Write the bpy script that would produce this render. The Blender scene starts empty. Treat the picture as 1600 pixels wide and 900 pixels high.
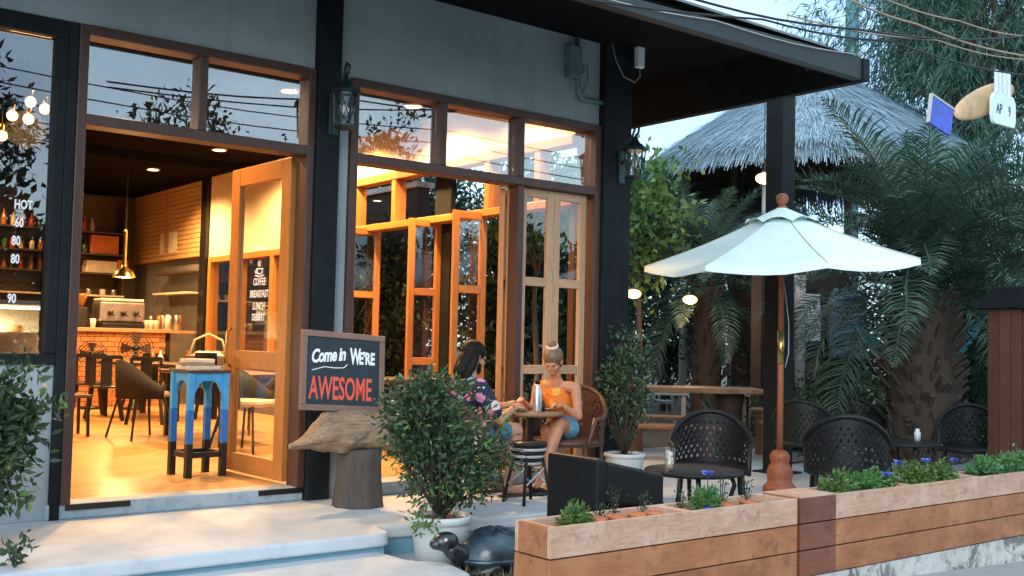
import bpy, bmesh, math, random
import numpy as np
from mathutils import Vector, Matrix
R = math.radians
random.seed(7); rng = np.random.default_rng(7)
scn = bpy.context.scene
COL = scn.collection

# ------------------------------------------------------------------ camera
cam_d = bpy.data.cameras.new('camera'); cam = bpy.data.objects.new('camera', cam_d); COL.objects.link(cam)
cam_d.sensor_width = 36; cam_d.lens = 36*1665.5/1600; cam_d.clip_end = 500; cam_d.clip_start = .05
_y, _p, _r = R(38.25), R(2.873), R(1.286)
_f = Vector((math.sin(_y)*math.cos(_p), math.cos(_y)*math.cos(_p), math.sin(_p)))
_x = Vector((math.cos(_y), -math.sin(_y), 0)); _u = _x.cross(_f)
_x = _x*math.cos(_r)+_u*math.sin(_r); _u = _x.cross(_f)
cam.matrix_world = Matrix(((_x.x, _u.x, -_f.x, 0), (_x.y, _u.y, -_f.y, 0), (_x.z, _u.z, -_f.z, 1.25), (0, 0, 0, 1)))
scn.camera = cam

# ------------------------------------------------------------------ sky, sun, exposure
SUN_AZ, SUN_EL = 228, 22           # azimuth from +Y towards +X
world = bpy.data.worlds.new('World'); scn.world = world; world.use_nodes = True
nt = world.node_tree; bg = nt.nodes['Background']
sky = nt.nodes.new('ShaderNodeTexSky'); sky.sky_type = 'NISHITA'; sky.sun_disc = False
sky.sun_elevation = R(SUN_EL); sky.sun_rotation = R(SUN_AZ); sky.air_density = 1.0; sky.dust_density = .6; sky.ozone_density = 6.0
tc = nt.nodes.new('ShaderNodeTexCoord'); mp = nt.nodes.new('ShaderNodeMapping'); mp.inputs['Scale'].default_value = (1, 1, 2.2)
nz = nt.nodes.new('ShaderNodeTexNoise'); nz.inputs['Scale'].default_value = 1.9; nz.inputs['Detail'].default_value = 5
rp = nt.nodes.new('ShaderNodeValToRGB'); rp.color_ramp.elements[0].position = .38; rp.color_ramp.elements[1].position = .68
rp.color_ramp.elements[0].color = (.2, .2, .2, 1); rp.color_ramp.elements[1].color = (.72, .72, .72, 1)
mx = nt.nodes.new('ShaderNodeMix'); mx.data_type = 'RGBA'; mx.inputs[7].default_value = (10.5, 13.6, 15.2, 1)
nt.links.new(tc.outputs['Generated'], mp.inputs[0]); nt.links.new(mp.outputs[0], nz.inputs['Vector'])
nt.links.new(nz.outputs['Fac'], rp.inputs[0]); nt.links.new(rp.outputs[0], mx.inputs[0])
nt.links.new(sky.outputs[0], mx.inputs[6]); nt.links.new(mx.outputs[2], bg.inputs[0])
bg.inputs[1].default_value = .12
sl = bpy.data.lights.new('sun', 'SUN'); sl.energy = .9; sl.angle = R(35); sl.color = (1, .96, .92)
sun = bpy.data.objects.new('sun', sl); COL.objects.link(sun)
_d = Vector((math.sin(R(SUN_AZ))*math.cos(R(SUN_EL)), math.cos(R(SUN_AZ))*math.cos(R(SUN_EL)), math.sin(R(SUN_EL))))
sun.rotation_euler = _d.to_track_quat('Z', 'Y').to_euler()
vs = scn.view_settings; vs.view_transform = 'Standard'; vs.look = 'None'; vs.gamma = 1; vs.use_curve_mapping = False
vs.exposure = .85
scn.cycles.max_bounces = 7; scn.cycles.transparent_max_bounces = 14; scn.cycles.caustics_reflective = False; scn.cycles.caustics_refractive = False
scn.cycles.sample_clamp_indirect = 6.0; scn.cycles.use_denoising = True

# ------------------------------------------------------------------ helpers
class MB:
    def __init__(s): s.v = []; s.f = []
    def add(s, vs, fs):
        n = len(s.v); s.v += [tuple(v) for v in vs]; s.f += [tuple(i+n for i in f) for f in fs]; return s
    def box(s, x0, x1, y0, y1, z0, z1):
        return s.add([(x0,y0,z0),(x1,y0,z0),(x1,y1,z0),(x0,y1,z0),(x0,y0,z1),(x1,y0,z1),(x1,y1,z1),(x0,y1,z1)],
                     [(0,3,2,1),(4,5,6,7),(0,1,5,4),(1,2,6,5),(2,3,7,6),(3,0,4,7)])
    def bar(s, a, b, w, h, up=(0,0,1)):
        a = Vector(a); b = Vector(b); d = (b-a).normalized(); u = Vector(up)
        if abs(d.dot(u)) > .99: u = Vector((0,1,0))
        x = d.cross(u).normalized()*w/2; y = x.cross(d).normalized()*h/2
        vs = [p+i*x+j*y for p in (a,b) for i,j in ((-1,-1),(1,-1),(1,1),(-1,1))]
        return s.add(vs, [(0,1,2,3),(7,6,5,4),(0,4,5,1),(1,5,6,2),(2,6,7,3),(3,7,4,0)])
    def tube(s, pts, r, n=8, cap=True):
        pts = [Vector(p) for p in pts]; m = len(pts)
        rs = list(r) if isinstance(r, (list, tuple)) else [r]*m
        vs = []; ref = None
        for i, p in enumerate(pts):
            t = (pts[min(i+1,m-1)]-pts[max(i-1,0)]).normalized()
            if ref is None: ref = t.orthogonal().normalized()
            ref = (ref-t*ref.dot(t))
            ref = ref.normalized() if ref.length > 1e-6 else t.orthogonal().normalized()
            b = t.cross(ref)
            vs += [p+(ref*math.cos(2*math.pi*k/n)+b*math.sin(2*math.pi*k/n))*rs[i] for k in range(n)]
        fs = [(i*n+k, i*n+(k+1)%n, (i+1)*n+(k+1)%n, (i+1)*n+k) for i in range(m-1) for k in range(n)]
        if cap: fs += [tuple(range(n-1,-1,-1)), tuple((m-1)*n+k for k in range(n))]
        return s.add(vs, fs)
    def lathe(s, prof, c=(0,0,0), n=20, cap=True):
        vs = [(c[0]+r*math.cos(2*math.pi*k/n), c[1]+r*math.sin(2*math.pi*k/n), c[2]+z) for r, z in prof for k in range(n)]
        m = len(prof)
        fs = [(i*n+k, i*n+(k+1)%n, (i+1)*n+(k+1)%n, (i+1)*n+k) for i in range(m-1) for k in range(n)]
        if cap: fs += [tuple(range(n-1,-1,-1)), tuple((m-1)*n+k for k in range(n))]
        return s.add(vs, fs)
    def prism(s, poly, z0, z1):
        n = len(poly)
        return s.add([(x,y,z0) for x,y in poly]+[(x,y,z1) for x,y in poly],
                     [tuple(range(n-1,-1,-1)), tuple(range(n,2*n))]+[(i,(i+1)%n,n+(i+1)%n,n+i) for i in range(n)])
    def ball(s, c, r, n=12, m=8, rot=None):
        if not isinstance(r, (tuple, list)): r = (r,r,r)
        vs = []
        for i in range(m+1):
            a = math.pi*i/m
            for k in range(n):
                q = Vector((r[0]*math.sin(a)*math.cos(2*math.pi*k/n), r[1]*math.sin(a)*math.sin(2*math.pi*k/n), r[2]*math.cos(a)))
                if rot: q = rot @ q
                vs.append(Vector(c)+q)
        return s.add(vs, [(i*n+k, (i+1)*n+k, (i+1)*n+(k+1)%n, i*n+(k+1)%n) for i in range(m) for k in range(n)])
    def capsule(s, a, b, ra, rb, n=10):
        a = Vector(a); b = Vector(b); d = (b-a); L = d.length or 1e-6; d = d/L
        pts = []; rs = []
        for t in (-90,-60,-30,0): pts.append(a+d*ra*math.sin(R(t))); rs.append(max(ra*math.cos(R(t)),1e-4))
        for t in (0,30,60,90): pts.append(b+d*rb*math.sin(R(t))); rs.append(max(rb*math.cos(R(t)),1e-4))
        return s.tube(pts, rs, n)
    def mesh(s, name):
        me = bpy.data.meshes.new(name); me.from_pydata(s.v, [], s.f); return me
    def build(s, name, mat, parent=None, smooth=False, bevel=0, loc=None, rot=None, seg=2):
        me = s.mesh(name)
        if mat: me.materials.append(M[mat] if isinstance(mat, str) else mat)
        if smooth: me.polygons.foreach_set('use_smooth', [True]*len(me.polygons))
        o = bpy.data.objects.new(name, me); COL.objects.link(o)
        if parent: o.parent = parent
        if loc: o.location = loc
        if rot: o.rotation_euler = rot
        if bevel:
            b = o.modifiers.new('bevel', 'BEVEL'); b.width = bevel; b.segments = seg; b.limit_method = 'ANGLE'; b.angle_limit = R(40)
        if smooth and smooth == 'auto':
            me.polygons.foreach_set('use_smooth', [False]*len(me.polygons))
        return o
def box(name, mat, b, parent=None, bevel=0, **k): return MB().box(*b).build(name, mat, parent, bevel=bevel, **k)
def tag(o, label=None, cat=None, group=None, kind=None):
    if label: o['label'] = label
    if cat: o['category'] = cat
    if group: o['group'] = group
    if kind: o['kind'] = kind
    return o
def thing(name, label, cat, loc=(0,0,0), rz=0, group=None):
    o = bpy.data.objects.new(name, None); COL.objects.link(o); o.location = loc; o.rotation_euler = (0,0,rz)
    return tag(o, label, cat, group)
def struct(o): o['kind'] = 'structure'; return o
def stuff(o): o['kind'] = 'stuff'; return o
def kids(o): return list(o.children)
def dup(o, label=None, loc=None, rz=None, parent=None, scale=None):
    c = o.copy(); COL.objects.link(c); c.parent = parent
    if label: c['label'] = label
    if loc is not None: c.location = loc
    if rz is not None: c.rotation_euler = (0,0,rz)
    if scale is not None: c.scale = (scale,)*3
    for ch in kids(o): dup(ch, parent=c)
    return c
def pymesh(name, V, F, mat, parent=None, smooth=False):
    me = bpy.data.meshes.new(name)
    V = np.asarray(V, np.float32); F = np.asarray(F, np.int32); k = F.shape[1]
    me.vertices.add(len(V)); me.vertices.foreach_set('co', V.ravel())
    me.loops.add(F.size); me.loops.foreach_set('vertex_index', F.ravel())
    me.polygons.add(len(F)); me.polygons.foreach_set('loop_start', np.arange(0, F.size, k, dtype=np.int32))
    me.update(calc_edges=True); me.materials.append(M[mat])
    if smooth: me.polygons.foreach_set('use_smooth', [True]*len(F))
    o = bpy.data.objects.new(name, me); COL.objects.link(o)
    if parent: o.parent = parent
    return o
def light(name, kind, loc, energy, color, parent=None, size=.1, rot=None, spot=None):
    l = bpy.data.lights.new(name, kind); l.energy = energy; l.color = color
    if kind == 'AREA': l.size = size; l.shape = 'DISK'
    else: l.shadow_soft_size = size
    if spot: l.spot_size = R(spot); l.spot_blend = .6
    o = bpy.data.objects.new(name, l); COL.objects.link(o); o.location = loc
    if rot: o.rotation_euler = rot
    if parent: o.parent = parent
    return o

# ------------------------------------------------------------------ materials
M = {}
def newmat(name):
    m = bpy.data.materials.new(name); m.use_nodes = True; M[name] = m
    n = m.node_tree; p = n.nodes['Principled BSDF']; return m, n, p
def coords(n, scale, which='Object'):
    t = n.nodes.new('ShaderNodeTexCoord'); mpn = n.nodes.new('ShaderNodeMapping')
    mpn.inputs['Scale'].default_value = scale if isinstance(scale, (tuple, list)) else (scale,)*3
    n.links.new(t.outputs[which], mpn.inputs[0]); return mpn.outputs[0]
def ramp(n, fac, stops):
    r = n.nodes.new('ShaderNodeValToRGB'); e = r.color_ramp.elements
    while len(e) < len(stops): e.new(.5)
    for el, (p, c) in zip(e, stops): el.position = p; el.color = (*c, 1)
    n.links.new(fac, r.inputs[0]); return r.outputs[0]
def noise(n, vec, scale, detail=4, rough=.55, dist=0):
    t = n.nodes.new('ShaderNodeTexNoise'); t.inputs['Scale'].default_value = scale; t.inputs['Detail'].default_value = detail
    t.inputs['Roughness'].default_value = rough; t.inputs['Distortion'].default_value = dist
    n.links.new(vec, t.inputs['Vector']); return t.outputs['Fac']
def bump(n, p, h, strength, dist=.01):
    b = n.nodes.new('ShaderNodeBump'); b.inputs['Strength'].default_value = strength; b.inputs['Distance'].default_value = dist
    n.links.new(h, b.inputs['Height']); n.links.new(b.outputs[0], p.inputs['Normal'])
def mixc(n, fac, a, b, mode='MIX'):
    x = n.nodes.new('ShaderNodeMix'); x.data_type = 'RGBA'; x.blend_type = mode
    for i, v in ((0, fac), (6, a), (7, b)):
        if isinstance(v, (int, float)): x.inputs[i].default_value = v
        elif isinstance(v, tuple): x.inputs[i].default_value = (*v, 1)
        else: n.links.new(v, x.inputs[i])
    return x.outputs[2]
def plain(name, c, rough=.6, metal=0, var=.15, scale=6, bmp=.0, spec=.5, bscale=60):
    m, n, p = newmat(name); v = coords(n, 1)
    f = noise(n, v, scale, 5)
    lo = tuple(x*(1-var) for x in c); hi = tuple(min(1, x*(1+var)) for x in c)
    n.links.new(ramp(n, f, [(.3, lo), (.7, hi)]), p.inputs['Base Color'])
    p.inputs['Roughness'].default_value = rough; p.inputs['Metallic'].default_value = metal; p.inputs['Specular IOR Level'].default_value = spec
    if bmp: bump(n, p, noise(n, v, bscale, 4), bmp, .004)
    return m
def wood(name, dark, light_, rough=.5, axis=0, scale=1.0, wear=None, bmp=.25, vary=.3):
    m, n, p = newmat(name); s = [14*scale]*3; s[axis] = 1.1*scale; v = coords(n, tuple(s))
    f = noise(n, v, 2.0, 6, .6, 1.2); f2 = noise(n, v, 9, 3)
    c = ramp(n, f, [(.25, dark), (.5, tuple((a+b)/2 for a, b in zip(dark, light_))), (.75, light_)])
    c = mixc(n, .35, c, ramp(n, f2, [(.35, tuple(x*.55 for x in dark)), (.6, light_)]))
    oi = n.nodes.new('ShaderNodeObjectInfo')
    c = mixc(n, vary, c, mixc(n, oi.outputs['Random'], tuple(x*.6 for x in dark), light_))
    if wear:
        v2 = coords(n, 1); w = noise(n, v2, 3.2, 6, .65)
        c = mixc(n, ramp(n, w, [(.45, (0,0,0)), (.68, (.75,.75,.75))]), c, wear)
        w3 = noise(n, v2, 11, 6, .7)
        c = mixc(n, ramp(n, w3, [(.54, (0,0,0)), (.72, (.7,.7,.7))]), c, tuple(x*.4 for x in dark))
    n.links.new(c, p.inputs['Base Color']); p.inputs['Roughness'].default_value = rough
    bump(n, p, f2, bmp, .004); return m
def emit(name, c, s):
    m, n, p = newmat(name); p.inputs['Base Color'].default_value = (*c, 1); p.inputs['Emission Color'].default_value = (*c, 1); p.inputs['Emission Strength'].default_value = s
    return m
def glassm(name, refl=.10, tint=(1,1,1), rough=0.0):
    m, n, p = newmat(name); n.nodes.remove(p); out = n.nodes['Material Output']
    t = n.nodes.new('ShaderNodeBsdfTransparent'); t.inputs[0].default_value = (*tint, 1)
    g = n.nodes.new('ShaderNodeBsdfGlossy'); g.inputs['Roughness'].default_value = rough; g.inputs[0].default_value = (1,1,1,1)
    lw = n.nodes.new('ShaderNodeLayerWeight'); lw.inputs[0].default_value = .5
    pw = n.nodes.new('ShaderNodeMath'); pw.operation = 'POWER'; pw.inputs[1].default_value = 5; n.links.new(lw.outputs['Facing'], pw.inputs[0])
    ma = n.nodes.new('ShaderNodeMath'); ma.operation = 'ADD'; ma.inputs[1].default_value = refl; ma.use_clamp = True
    n.links.new(pw.outputs[0], ma.inputs[0])
    mxs = n.nodes.new('ShaderNodeMixShader'); n.links.new(ma.outputs[0], mxs.inputs[0]); n.links.new(t.outputs[0], mxs.inputs[1]); n.links.new(g.outputs[0], mxs.inputs[2])
    n.links.new(mxs.outputs[0], out.inputs[0]); return m
def leafm(name, c1, c2, rough=.45, trans=.25):
    m, n, p = newmat(name); g = n.nodes.new('ShaderNodeNewGeometry')
    c = ramp(n, g.outputs['Random Per Island'], [(0, c1), (.55, tuple((a+b)/2 for a, b in zip(c1, c2))), (1, c2)])
    n.links.new(c, p.inputs['Base Color']); p.inputs['Roughness'].default_value = rough
    t = n.nodes.new('ShaderNodeBsdfTranslucent'); n.links.new(c, t.inputs[0])
    mxs = n.nodes.new('ShaderNodeMixShader'); mxs.inputs[0].default_value = trans
    n.links.new(p.outputs[0], mxs.inputs[1]); n.links.new(t.outputs[0], mxs.inputs[2]); n.links.new(mxs.outputs[0], n.nodes['Material Output'].inputs[0])
    return m
def concrete(name, c, stain, rough=.75, scale=1.6, amt=.6, patch=None, crack=0, grime=None):
    m, n, p = newmat(name); v = coords(n, 1)
    a = noise(n, v, scale, 8, .62, .3); b = noise(n, v, 45, 4); d = noise(n, v, scale*4.5, 6, .7)
    col = ramp(n, a, [(.3, tuple(x*.8 for x in c)), (.65, c)])
    col = mixc(n, ramp(n, d, [(.5, (0,0,0)), (.75, (amt,)*3)]), col, stain)
    if patch: col = mixc(n, ramp(n, noise(n, v, 2.6, 7, .7, .6), [(.56, (0,0,0)), (.60, (.8,)*3)]), col, patch)
    if name == 'plaster': col = mixc(n, ramp(n, noise(n, coords(n, (7,7,.5)), 1.6, 6, .65), [(.52, (0,0,0)), (.72, (.28,)*3)]), col, tuple(x*.55 for x in c))
    if grime: col = mixc(n, ramp(n, noise(n, v, 7, 8, .75, .4), [(.58, (0,0,0)), (.66, (.5,)*3)]), col, grime)
    if crack:
        vo = n.nodes.new('ShaderNodeTexVoronoi'); vo.feature = 'DISTANCE_TO_EDGE'; vo.inputs['Scale'].default_value = .9
        wv = n.nodes.new('ShaderNodeVectorMath'); wv.operation = 'ADD'; nn = n.nodes.new('ShaderNodeTexNoise'); nn.inputs['Scale'].default_value = 4; nn.inputs['Detail'].default_value = 6
        n.links.new(v, nn.inputs['Vector']); sc = n.nodes.new('ShaderNodeVectorMath'); sc.operation = 'SCALE'; sc.inputs['Scale'].default_value = .35
        n.links.new(nn.outputs['Color'], sc.inputs[0]); n.links.new(v, wv.inputs[0]); n.links.new(sc.outputs[0], wv.inputs[1]); n.links.new(wv.outputs[0], vo.inputs['Vector'])
        col = mixc(n, ramp(n, vo.outputs['Distance'], [(.0, (crack,)*3), (.012, (0,0,0))]), col, tuple(x*.3 for x in c))
    n.links.new(col, p.inputs['Base Color']); p.inputs['Roughness'].default_value = rough
    bump(n, p, b, .25, .004); return m

concrete('deck_concrete', (.54,.58,.61), (.34,.38,.42), .7, 1.3, .7, grime=(.42,.44,.45))
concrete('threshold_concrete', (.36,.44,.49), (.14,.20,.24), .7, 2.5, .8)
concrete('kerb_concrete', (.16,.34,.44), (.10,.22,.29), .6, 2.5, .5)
concrete('patio_concrete', (.42,.50,.55), (.28,.33,.36), .55, 1.2, .5, grime=(.30,.35,.38))
concrete('street_concrete', (.36,.36,.35), (.22,.22,.22), .8, 1.0, .5)
concrete('stained_concrete', (.60,.60,.57), (.12,.11,.10), .85, 2.2, .85, patch=(.10,.095,.09))
concrete('plaster', (.33,.385,.41), (.23,.275,.30), .8, .9, .55, grime=(.22,.29,.33))
concrete('garden_soil', (.09,.075,.06), (.05,.04,.03), .95, 2, .6)
plain('dark_paint', (.009,.012,.014), .65, var=.35, bmp=.1, spec=.2)
plain('soffit_paint', (.006,.0065,.007), .9, spec=.1, var=.2)
plain('fascia_paint', (.020,.031,.036), .6, var=.15)
plain('roof_sheet', (.03,.033,.036), .5)
wood('frame_wood', (.05,.022,.016), (.10,.045,.032), .45, 2, vary=.2)
wood('frame_wood_x', (.05,.022,.016), (.10,.045,.032), .45, 0, vary=.2)
wood('door_wood', (.36,.125,.026), (.56,.235,.058), .4, 2, vary=.25)
wood('door_wood_x', (.36,.125,.026), (.56,.235,.058), .4, 0, vary=.25)
wood('door_wood_y', (.36,.125,.026), (.56,.235,.058), .4, 1, vary=.25)
wood('pale_wood', (.42,.25,.14), (.60,.38,.22), .5, 2, vary=.2)
wood('pale_wood_x', (.42,.25,.14), (.60,.38,.22), .5, 0, vary=.2)
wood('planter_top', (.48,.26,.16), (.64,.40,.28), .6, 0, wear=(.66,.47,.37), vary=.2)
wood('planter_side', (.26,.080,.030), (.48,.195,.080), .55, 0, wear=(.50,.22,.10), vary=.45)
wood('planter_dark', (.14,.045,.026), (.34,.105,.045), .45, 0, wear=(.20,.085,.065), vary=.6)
wood('gate_wood', (.045,.016,.009), (.12,.042,.021), .5, 2, vary=.35)
wood('umbrella_wood', (.20,.052,.02), (.42,.125,.048), .5, 2, vary=.1, bmp=.6)
wood('table_wood', (.20,.10,.05), (.36,.20,.11), .45, 0)
wood('bench_wood', (.18,.08,.035), (.34,.16,.07), .45, 0)
wood('log_wood', (.10,.06,.035), (.40,.26,.16), .7, 0, scale=.6, bmp=1.0, vary=.1)
wood('stump_wood', (.035,.03,.028), (.12,.09,.07), .8, 2, bmp=.9)
wood('board_frame', (.16,.08,.06), (.30,.17,.13), .6, 0)
wood('tabletop_dark', (.04,.024,.016), (.10,.058,.038), .4, 0); wood('hut_wood', (.022,.013,.009), (.055,.032,.022), .7, 2)
wood('trunk_bark', (.035,.027,.02), (.11,.08,.058), .9, 2, scale=.5, bmp=1.0)
wood('pale_post', (.40,.40,.38), (.62,.60,.56), .8, 2, bmp=.6)
glassm('shop_glass', .14); glassm('door_glass', .03); glassm('left_glass', .13, (.7,.7,.7)); glassm('clear_glass', .05)
plain('white_paint', (.80,.80,.78), .5, var=.05); plain('lettering_white', (.85,.86,.85), .6, var=.03); plain('lettering_red', (.78,.10,.06), .6, var=.08)
plain('chalkboard', (.015,.028,.036), .6, var=.25, scale=9)
plain('cream_wall', (.80,.66,.44), .8, var=.06); plain('interior_wall', (.10,.085,.07), .8); plain('ceiling_paint', (.010,.009,.008), .9, spec=0)
plain('grey_wall', (.16,.15,.14), .8)
plain('brick', (.50,.22,.085), .7, var=.25, scale=3); plain('mortar', (.30,.15,.07), .9)
wood('slat', (.48,.26,.10), (.66,.40,.18), .5, 1)
plain('counter_top', (.40,.26,.14), .35); plain('black_metal', (.012,.012,.013), .35, .3, spec=.6); plain('steel', (.5,.5,.5), .28, .9)
plain('brass', (.55,.36,.12), .25, 1.0); plain('beige_cushion', (.50,.42,.30), .8); plain('orange_box', (.70,.20,.05), .6); plain('paper', (.75,.68,.55), .8)
plain('black_rattan', (.008,.009,.010), .5, var=.4, scale=40, spec=.3); plain('brown_rattan', (.075,.032,.018), .5, var=.4, scale=40); plain('white_rattan', (.45,.43,.4), .5)
plain('black_cushion', (.014,.013,.013), .8)
plain('blue_light', (.06,.37,.74), .5, var=.12, scale=14); plain('blue_mid', (.02,.18,.55), .5, var=.12, scale=14); plain('blue_black', (.012,.013,.015), .45)
plain('umbrella_fabric', (.72,.87,.87), .85, var=.06, scale=2.2, bmp=.5, bscale=5); plain('umbrella_under', (.5,.52,.5), .8)
plain('ceramic', (.58,.62,.62), .5, var=.12, scale=5); plain('terracotta', (.50,.16,.07), .8, var=.2, scale=20); plain('soil', (.07,.03,.018), .95, var=.5, scale=50, bmp=.8)
plain('turtle_shell', (.014,.032,.045), .25, var=.8, scale=9, bmp=.5, spec=.7, bscale=20); plain('turtle_skin', (.010,.014,.018), .3, var=.6, scale=16, bmp=.4, spec=.7, bscale=40)
plain('lantern_metal', (.03,.055,.06), .4, .6); emit('lantern_glass', (.55,.62,.62), .0)
plain('skin_man', (.48,.23,.135), .52, var=.16, scale=18, bmp=.15); plain('skin_woman', (.48,.20,.10), .5, var=.16, scale=18, bmp=.15)
plain('hair_dark', (.010,.007,.006), .6, var=.5, scale=50, spec=.15); plain('hair_blonde', (.15,.085,.045), .5, var=.5, scale=40)
plain('denim_blue', (.05,.20,.36), .8, var=.3, scale=30); plain('scrunchie', (.75,.50,.42), .8); plain('eye_dark', (.02,.015,.012), .2); plain('lips', (.45,.14,.10), .5); plain('sandal', (.05,.03,.025), .7); plain('blue_shorts', (.14,.34,.48), .8, var=.25, scale=30)
plain('bottle_steel', (.55,.57,.58), .3, .8); plain('plate', (.75,.74,.70), .3)
plain('conduit', (.12,.19,.21), .5); plain('cable', (.012,.012,.012), .6); plain('cable_pale', (.35,.24,.18), .6)
plain('hammock_blue', (.12,.48,.66), .8, var=.15); plain('hammock_white', (.75,.78,.80), .8); plain('magenta', (.55,.06,.42), .7); plain('reed', (.20,.30,.38), .8, var=.4, scale=30)
plain('sign_blue', (.02,.06,.50), .4, var=.4, scale=8); plain('sign_white', (.68,.80,.84), .5, var=.08); plain('dark_mark', (.03,.05,.06), .6); plain('loaf', (.62,.40,.22), .6, var=.35, scale=4)
plain('pole_teal', (.12,.28,.33), .6); plain('pastry', (.55,.30,.10), .6, var=.4, scale=20)
emit('bulb', (1.0,.68,.34), 24); emit('globe_bulb', (1.0,.50,.16), 9); emit('bulb_small', (1.0,.70,.34), 14); emit('shell_lamp', (1.0,.52,.22), 2.2); emit('strip_light', (1,.80,.52), 22); emit('case_light', (1.0,.86,.58), 3.5)
leafm('leaf_bush', (.014,.042,.018), (.085,.150,.070), .42); leafm('leaf_light', (.05,.12,.03), (.14,.26,.07), .45); leafm('leaf_palm', (.022,.060,.042), (.095,.160,.110), .45, .25)
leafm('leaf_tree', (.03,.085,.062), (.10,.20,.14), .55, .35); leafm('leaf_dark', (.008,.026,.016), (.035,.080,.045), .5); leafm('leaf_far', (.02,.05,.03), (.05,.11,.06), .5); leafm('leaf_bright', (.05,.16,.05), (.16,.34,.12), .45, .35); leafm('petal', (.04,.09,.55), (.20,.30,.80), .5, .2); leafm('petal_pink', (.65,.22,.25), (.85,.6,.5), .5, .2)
leafm('leaf_dry', (.12,.09,.06), (.28,.22,.15), .7, .1)
def thatchm(name, c1, c2):
    m, n, p = newmat(name); g = n.nodes.new('ShaderNodeNewGeometry')
    n.links.new(ramp(n, g.outputs['Random Per Island'], [(0, c1), (.6, tuple((a+b)/2 for a, b in zip(c1, c2))), (1, c2)]), p.inputs['Base Color']); p.inputs['Roughness'].default_value = .85
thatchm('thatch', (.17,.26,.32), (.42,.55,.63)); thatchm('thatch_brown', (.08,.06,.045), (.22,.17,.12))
def floorm():
    m, n, p = newmat('cafe_floor'); v = coords(n, (1,1,1))
    b = n.nodes.new('ShaderNodeTexBrick'); n.links.new(v, b.inputs['Vector']); b.inputs['Scale'].default_value = 1
    b.inputs['Brick Width'].default_value = 1.2; b.inputs['Row Height'].default_value = .2; b.inputs['Mortar Size'].default_value = .003
    b.inputs['Color1'].default_value = (.52,.31,.12,1); b.inputs['Color2'].default_value = (.62,.40,.18,1); b.inputs['Mortar'].default_value = (.22,.12,.05,1)
    v2 = coords(n, (1.2,9,1)); f = noise(n, v2, 2.2, 6, .6, .8)
    c = mixc(n, .75, b.outputs[0], ramp(n, f, [(.3, (.30,.13,.035)), (.7, (.66,.40,.16))]), 'MIX')
    n.links.new(c, p.inputs['Base Color']); p.inputs['Roughness'].default_value = .3
floorm()
def floral(name, base, a, b, c, scale=9):
    m, n, p = newmat(name); v = coords(n, 1)
    vo = n.nodes.new('ShaderNodeTexVoronoi'); vo.inputs['Scale'].default_value = scale; n.links.new(v, vo.inputs['Vector'])
    wob = noise(n, v, scale*2.6, 3)
    ad = n.nodes.new('ShaderNodeMath'); ad.operation = 'MULTIPLY_ADD'; ad.inputs[1].default_value = .5; n.links.new(wob, ad.inputs[0]); n.links.new(vo.outputs['Distance'], ad.inputs[2])
    col = ramp(n, vo.outputs['Color'], [(.3, a), (.5, b), (.75, c)])
    colm = mixc(n, ramp(n, ad.outputs[0], [(.62, (1,1,1)), (.68, (0,0,0))]), base, col)
    n.links.new(colm, p.inputs['Base Color']); p.inputs['Roughness'].default_value = .8
    bump(n, p, noise(n, v, 14, 4, .5, 1.5), .8, .02)
floral('shirt', (.012,.02,.05), (.75,.16,.30), (.18,.42,.50), (.80,.55,.58), 9)
floral('top_orange', (.80,.20,.02), (.55,.03,.02), (.85,.50,.06), (.62,.04,.03), 11)
# ------------------------------------------------------------------ ground, terrace, steps
def sheet(name, mat, xs, ys, zf):
    V = [(x, y, zf(x, y)) for y in ys for x in xs]; n = len(xs)
    F = [(j*n+i, j*n+i+1, (j+1)*n+i+1, (j+1)*n+i) for j in range(len(ys)-1) for i in range(n-1)]
    return struct(pymesh(name, V, F, mat))
sheet('street', 'street_concrete', [-90, -10, 3.9, 6, 8, 10, 20, 160], [-90, -5, 2, 4.0, 4.78], lambda x, y: -.27-.045*min(max(x-4, 0), 6))
sheet('garden_ground', 'garden_soil', [-120, -2, 3.5, 14, 40, 220], [4.76, 8, 14, 30, 220], lambda x, y: -.21)
struct(MB().prism([(3.5,4.74),(14,4.74),(14,9.2),(12.2,10.6),(7.1,10.6),(7.1,6.2),(3.5,6.2)], -.35, -.2).build('patio', 'patio_concrete'))
def rounded(poly_pts, r, seg=5):
    out = []; n = len(poly_pts)
    for i, p in enumerate(poly_pts):
        a = Vector((*poly_pts[i-1],)); b = Vector((*p[:2],)); c = Vector((*poly_pts[(i+1)%n],)); rr = r[i] if isinstance(r, list) else r
        if rr <= 0: out.append(tuple(b)); continue
        d1 = (a-b).normalized(); d2 = (c-b).normalized(); s = b+d1*rr; e = b+d2*rr
        for k in range(seg+1):
            t = k/seg; q = (1-t)**2*s+2*t*(1-t)*b+t*t*e; out.append(tuple(q))
    return out
terr = [(-1.5,5.98),(3.74,5.93),(3.76,6.16),(5.4,6.0),(5.9,6.15),(7.38,7.08),(7.38,7.75),(-1.5,7.7)]
tpoly = rounded(terr, [0,.10,.03,.1,.1,0,0,0])
te = struct(MB().prism(tpoly, -.09, 0).build('terrace', 'deck_concrete', bevel=.026, seg=4))
ins = [(-1.5,6.01),(3.70,5.97),(3.72,6.19),(5.38,6.03),(5.88,6.18),(7.34,7.1),(7.34,7.72),(-1.5,7.69)]
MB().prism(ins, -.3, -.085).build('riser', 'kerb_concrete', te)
st = rounded([(-1.5,5.0),(3.74,5.0),(3.84,5.5),(3.66,5.60),(3.64,5.99),(-1.5,6.03)], [0,.18,.16,.06,.03,0])
struct(MB().prism(st, -.34, -.12).build('entry_step', 'deck_concrete', bevel=.045, seg=4))
MB().prism([(3.5,4.76),(4.02,4.76),(4.3,5.6),(4.2,5.62),(3.9,5.56),(3.86,5.3)], -.2, -.188).build('planting_bed', 'garden_soil')['kind'] = 'structure'
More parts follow.
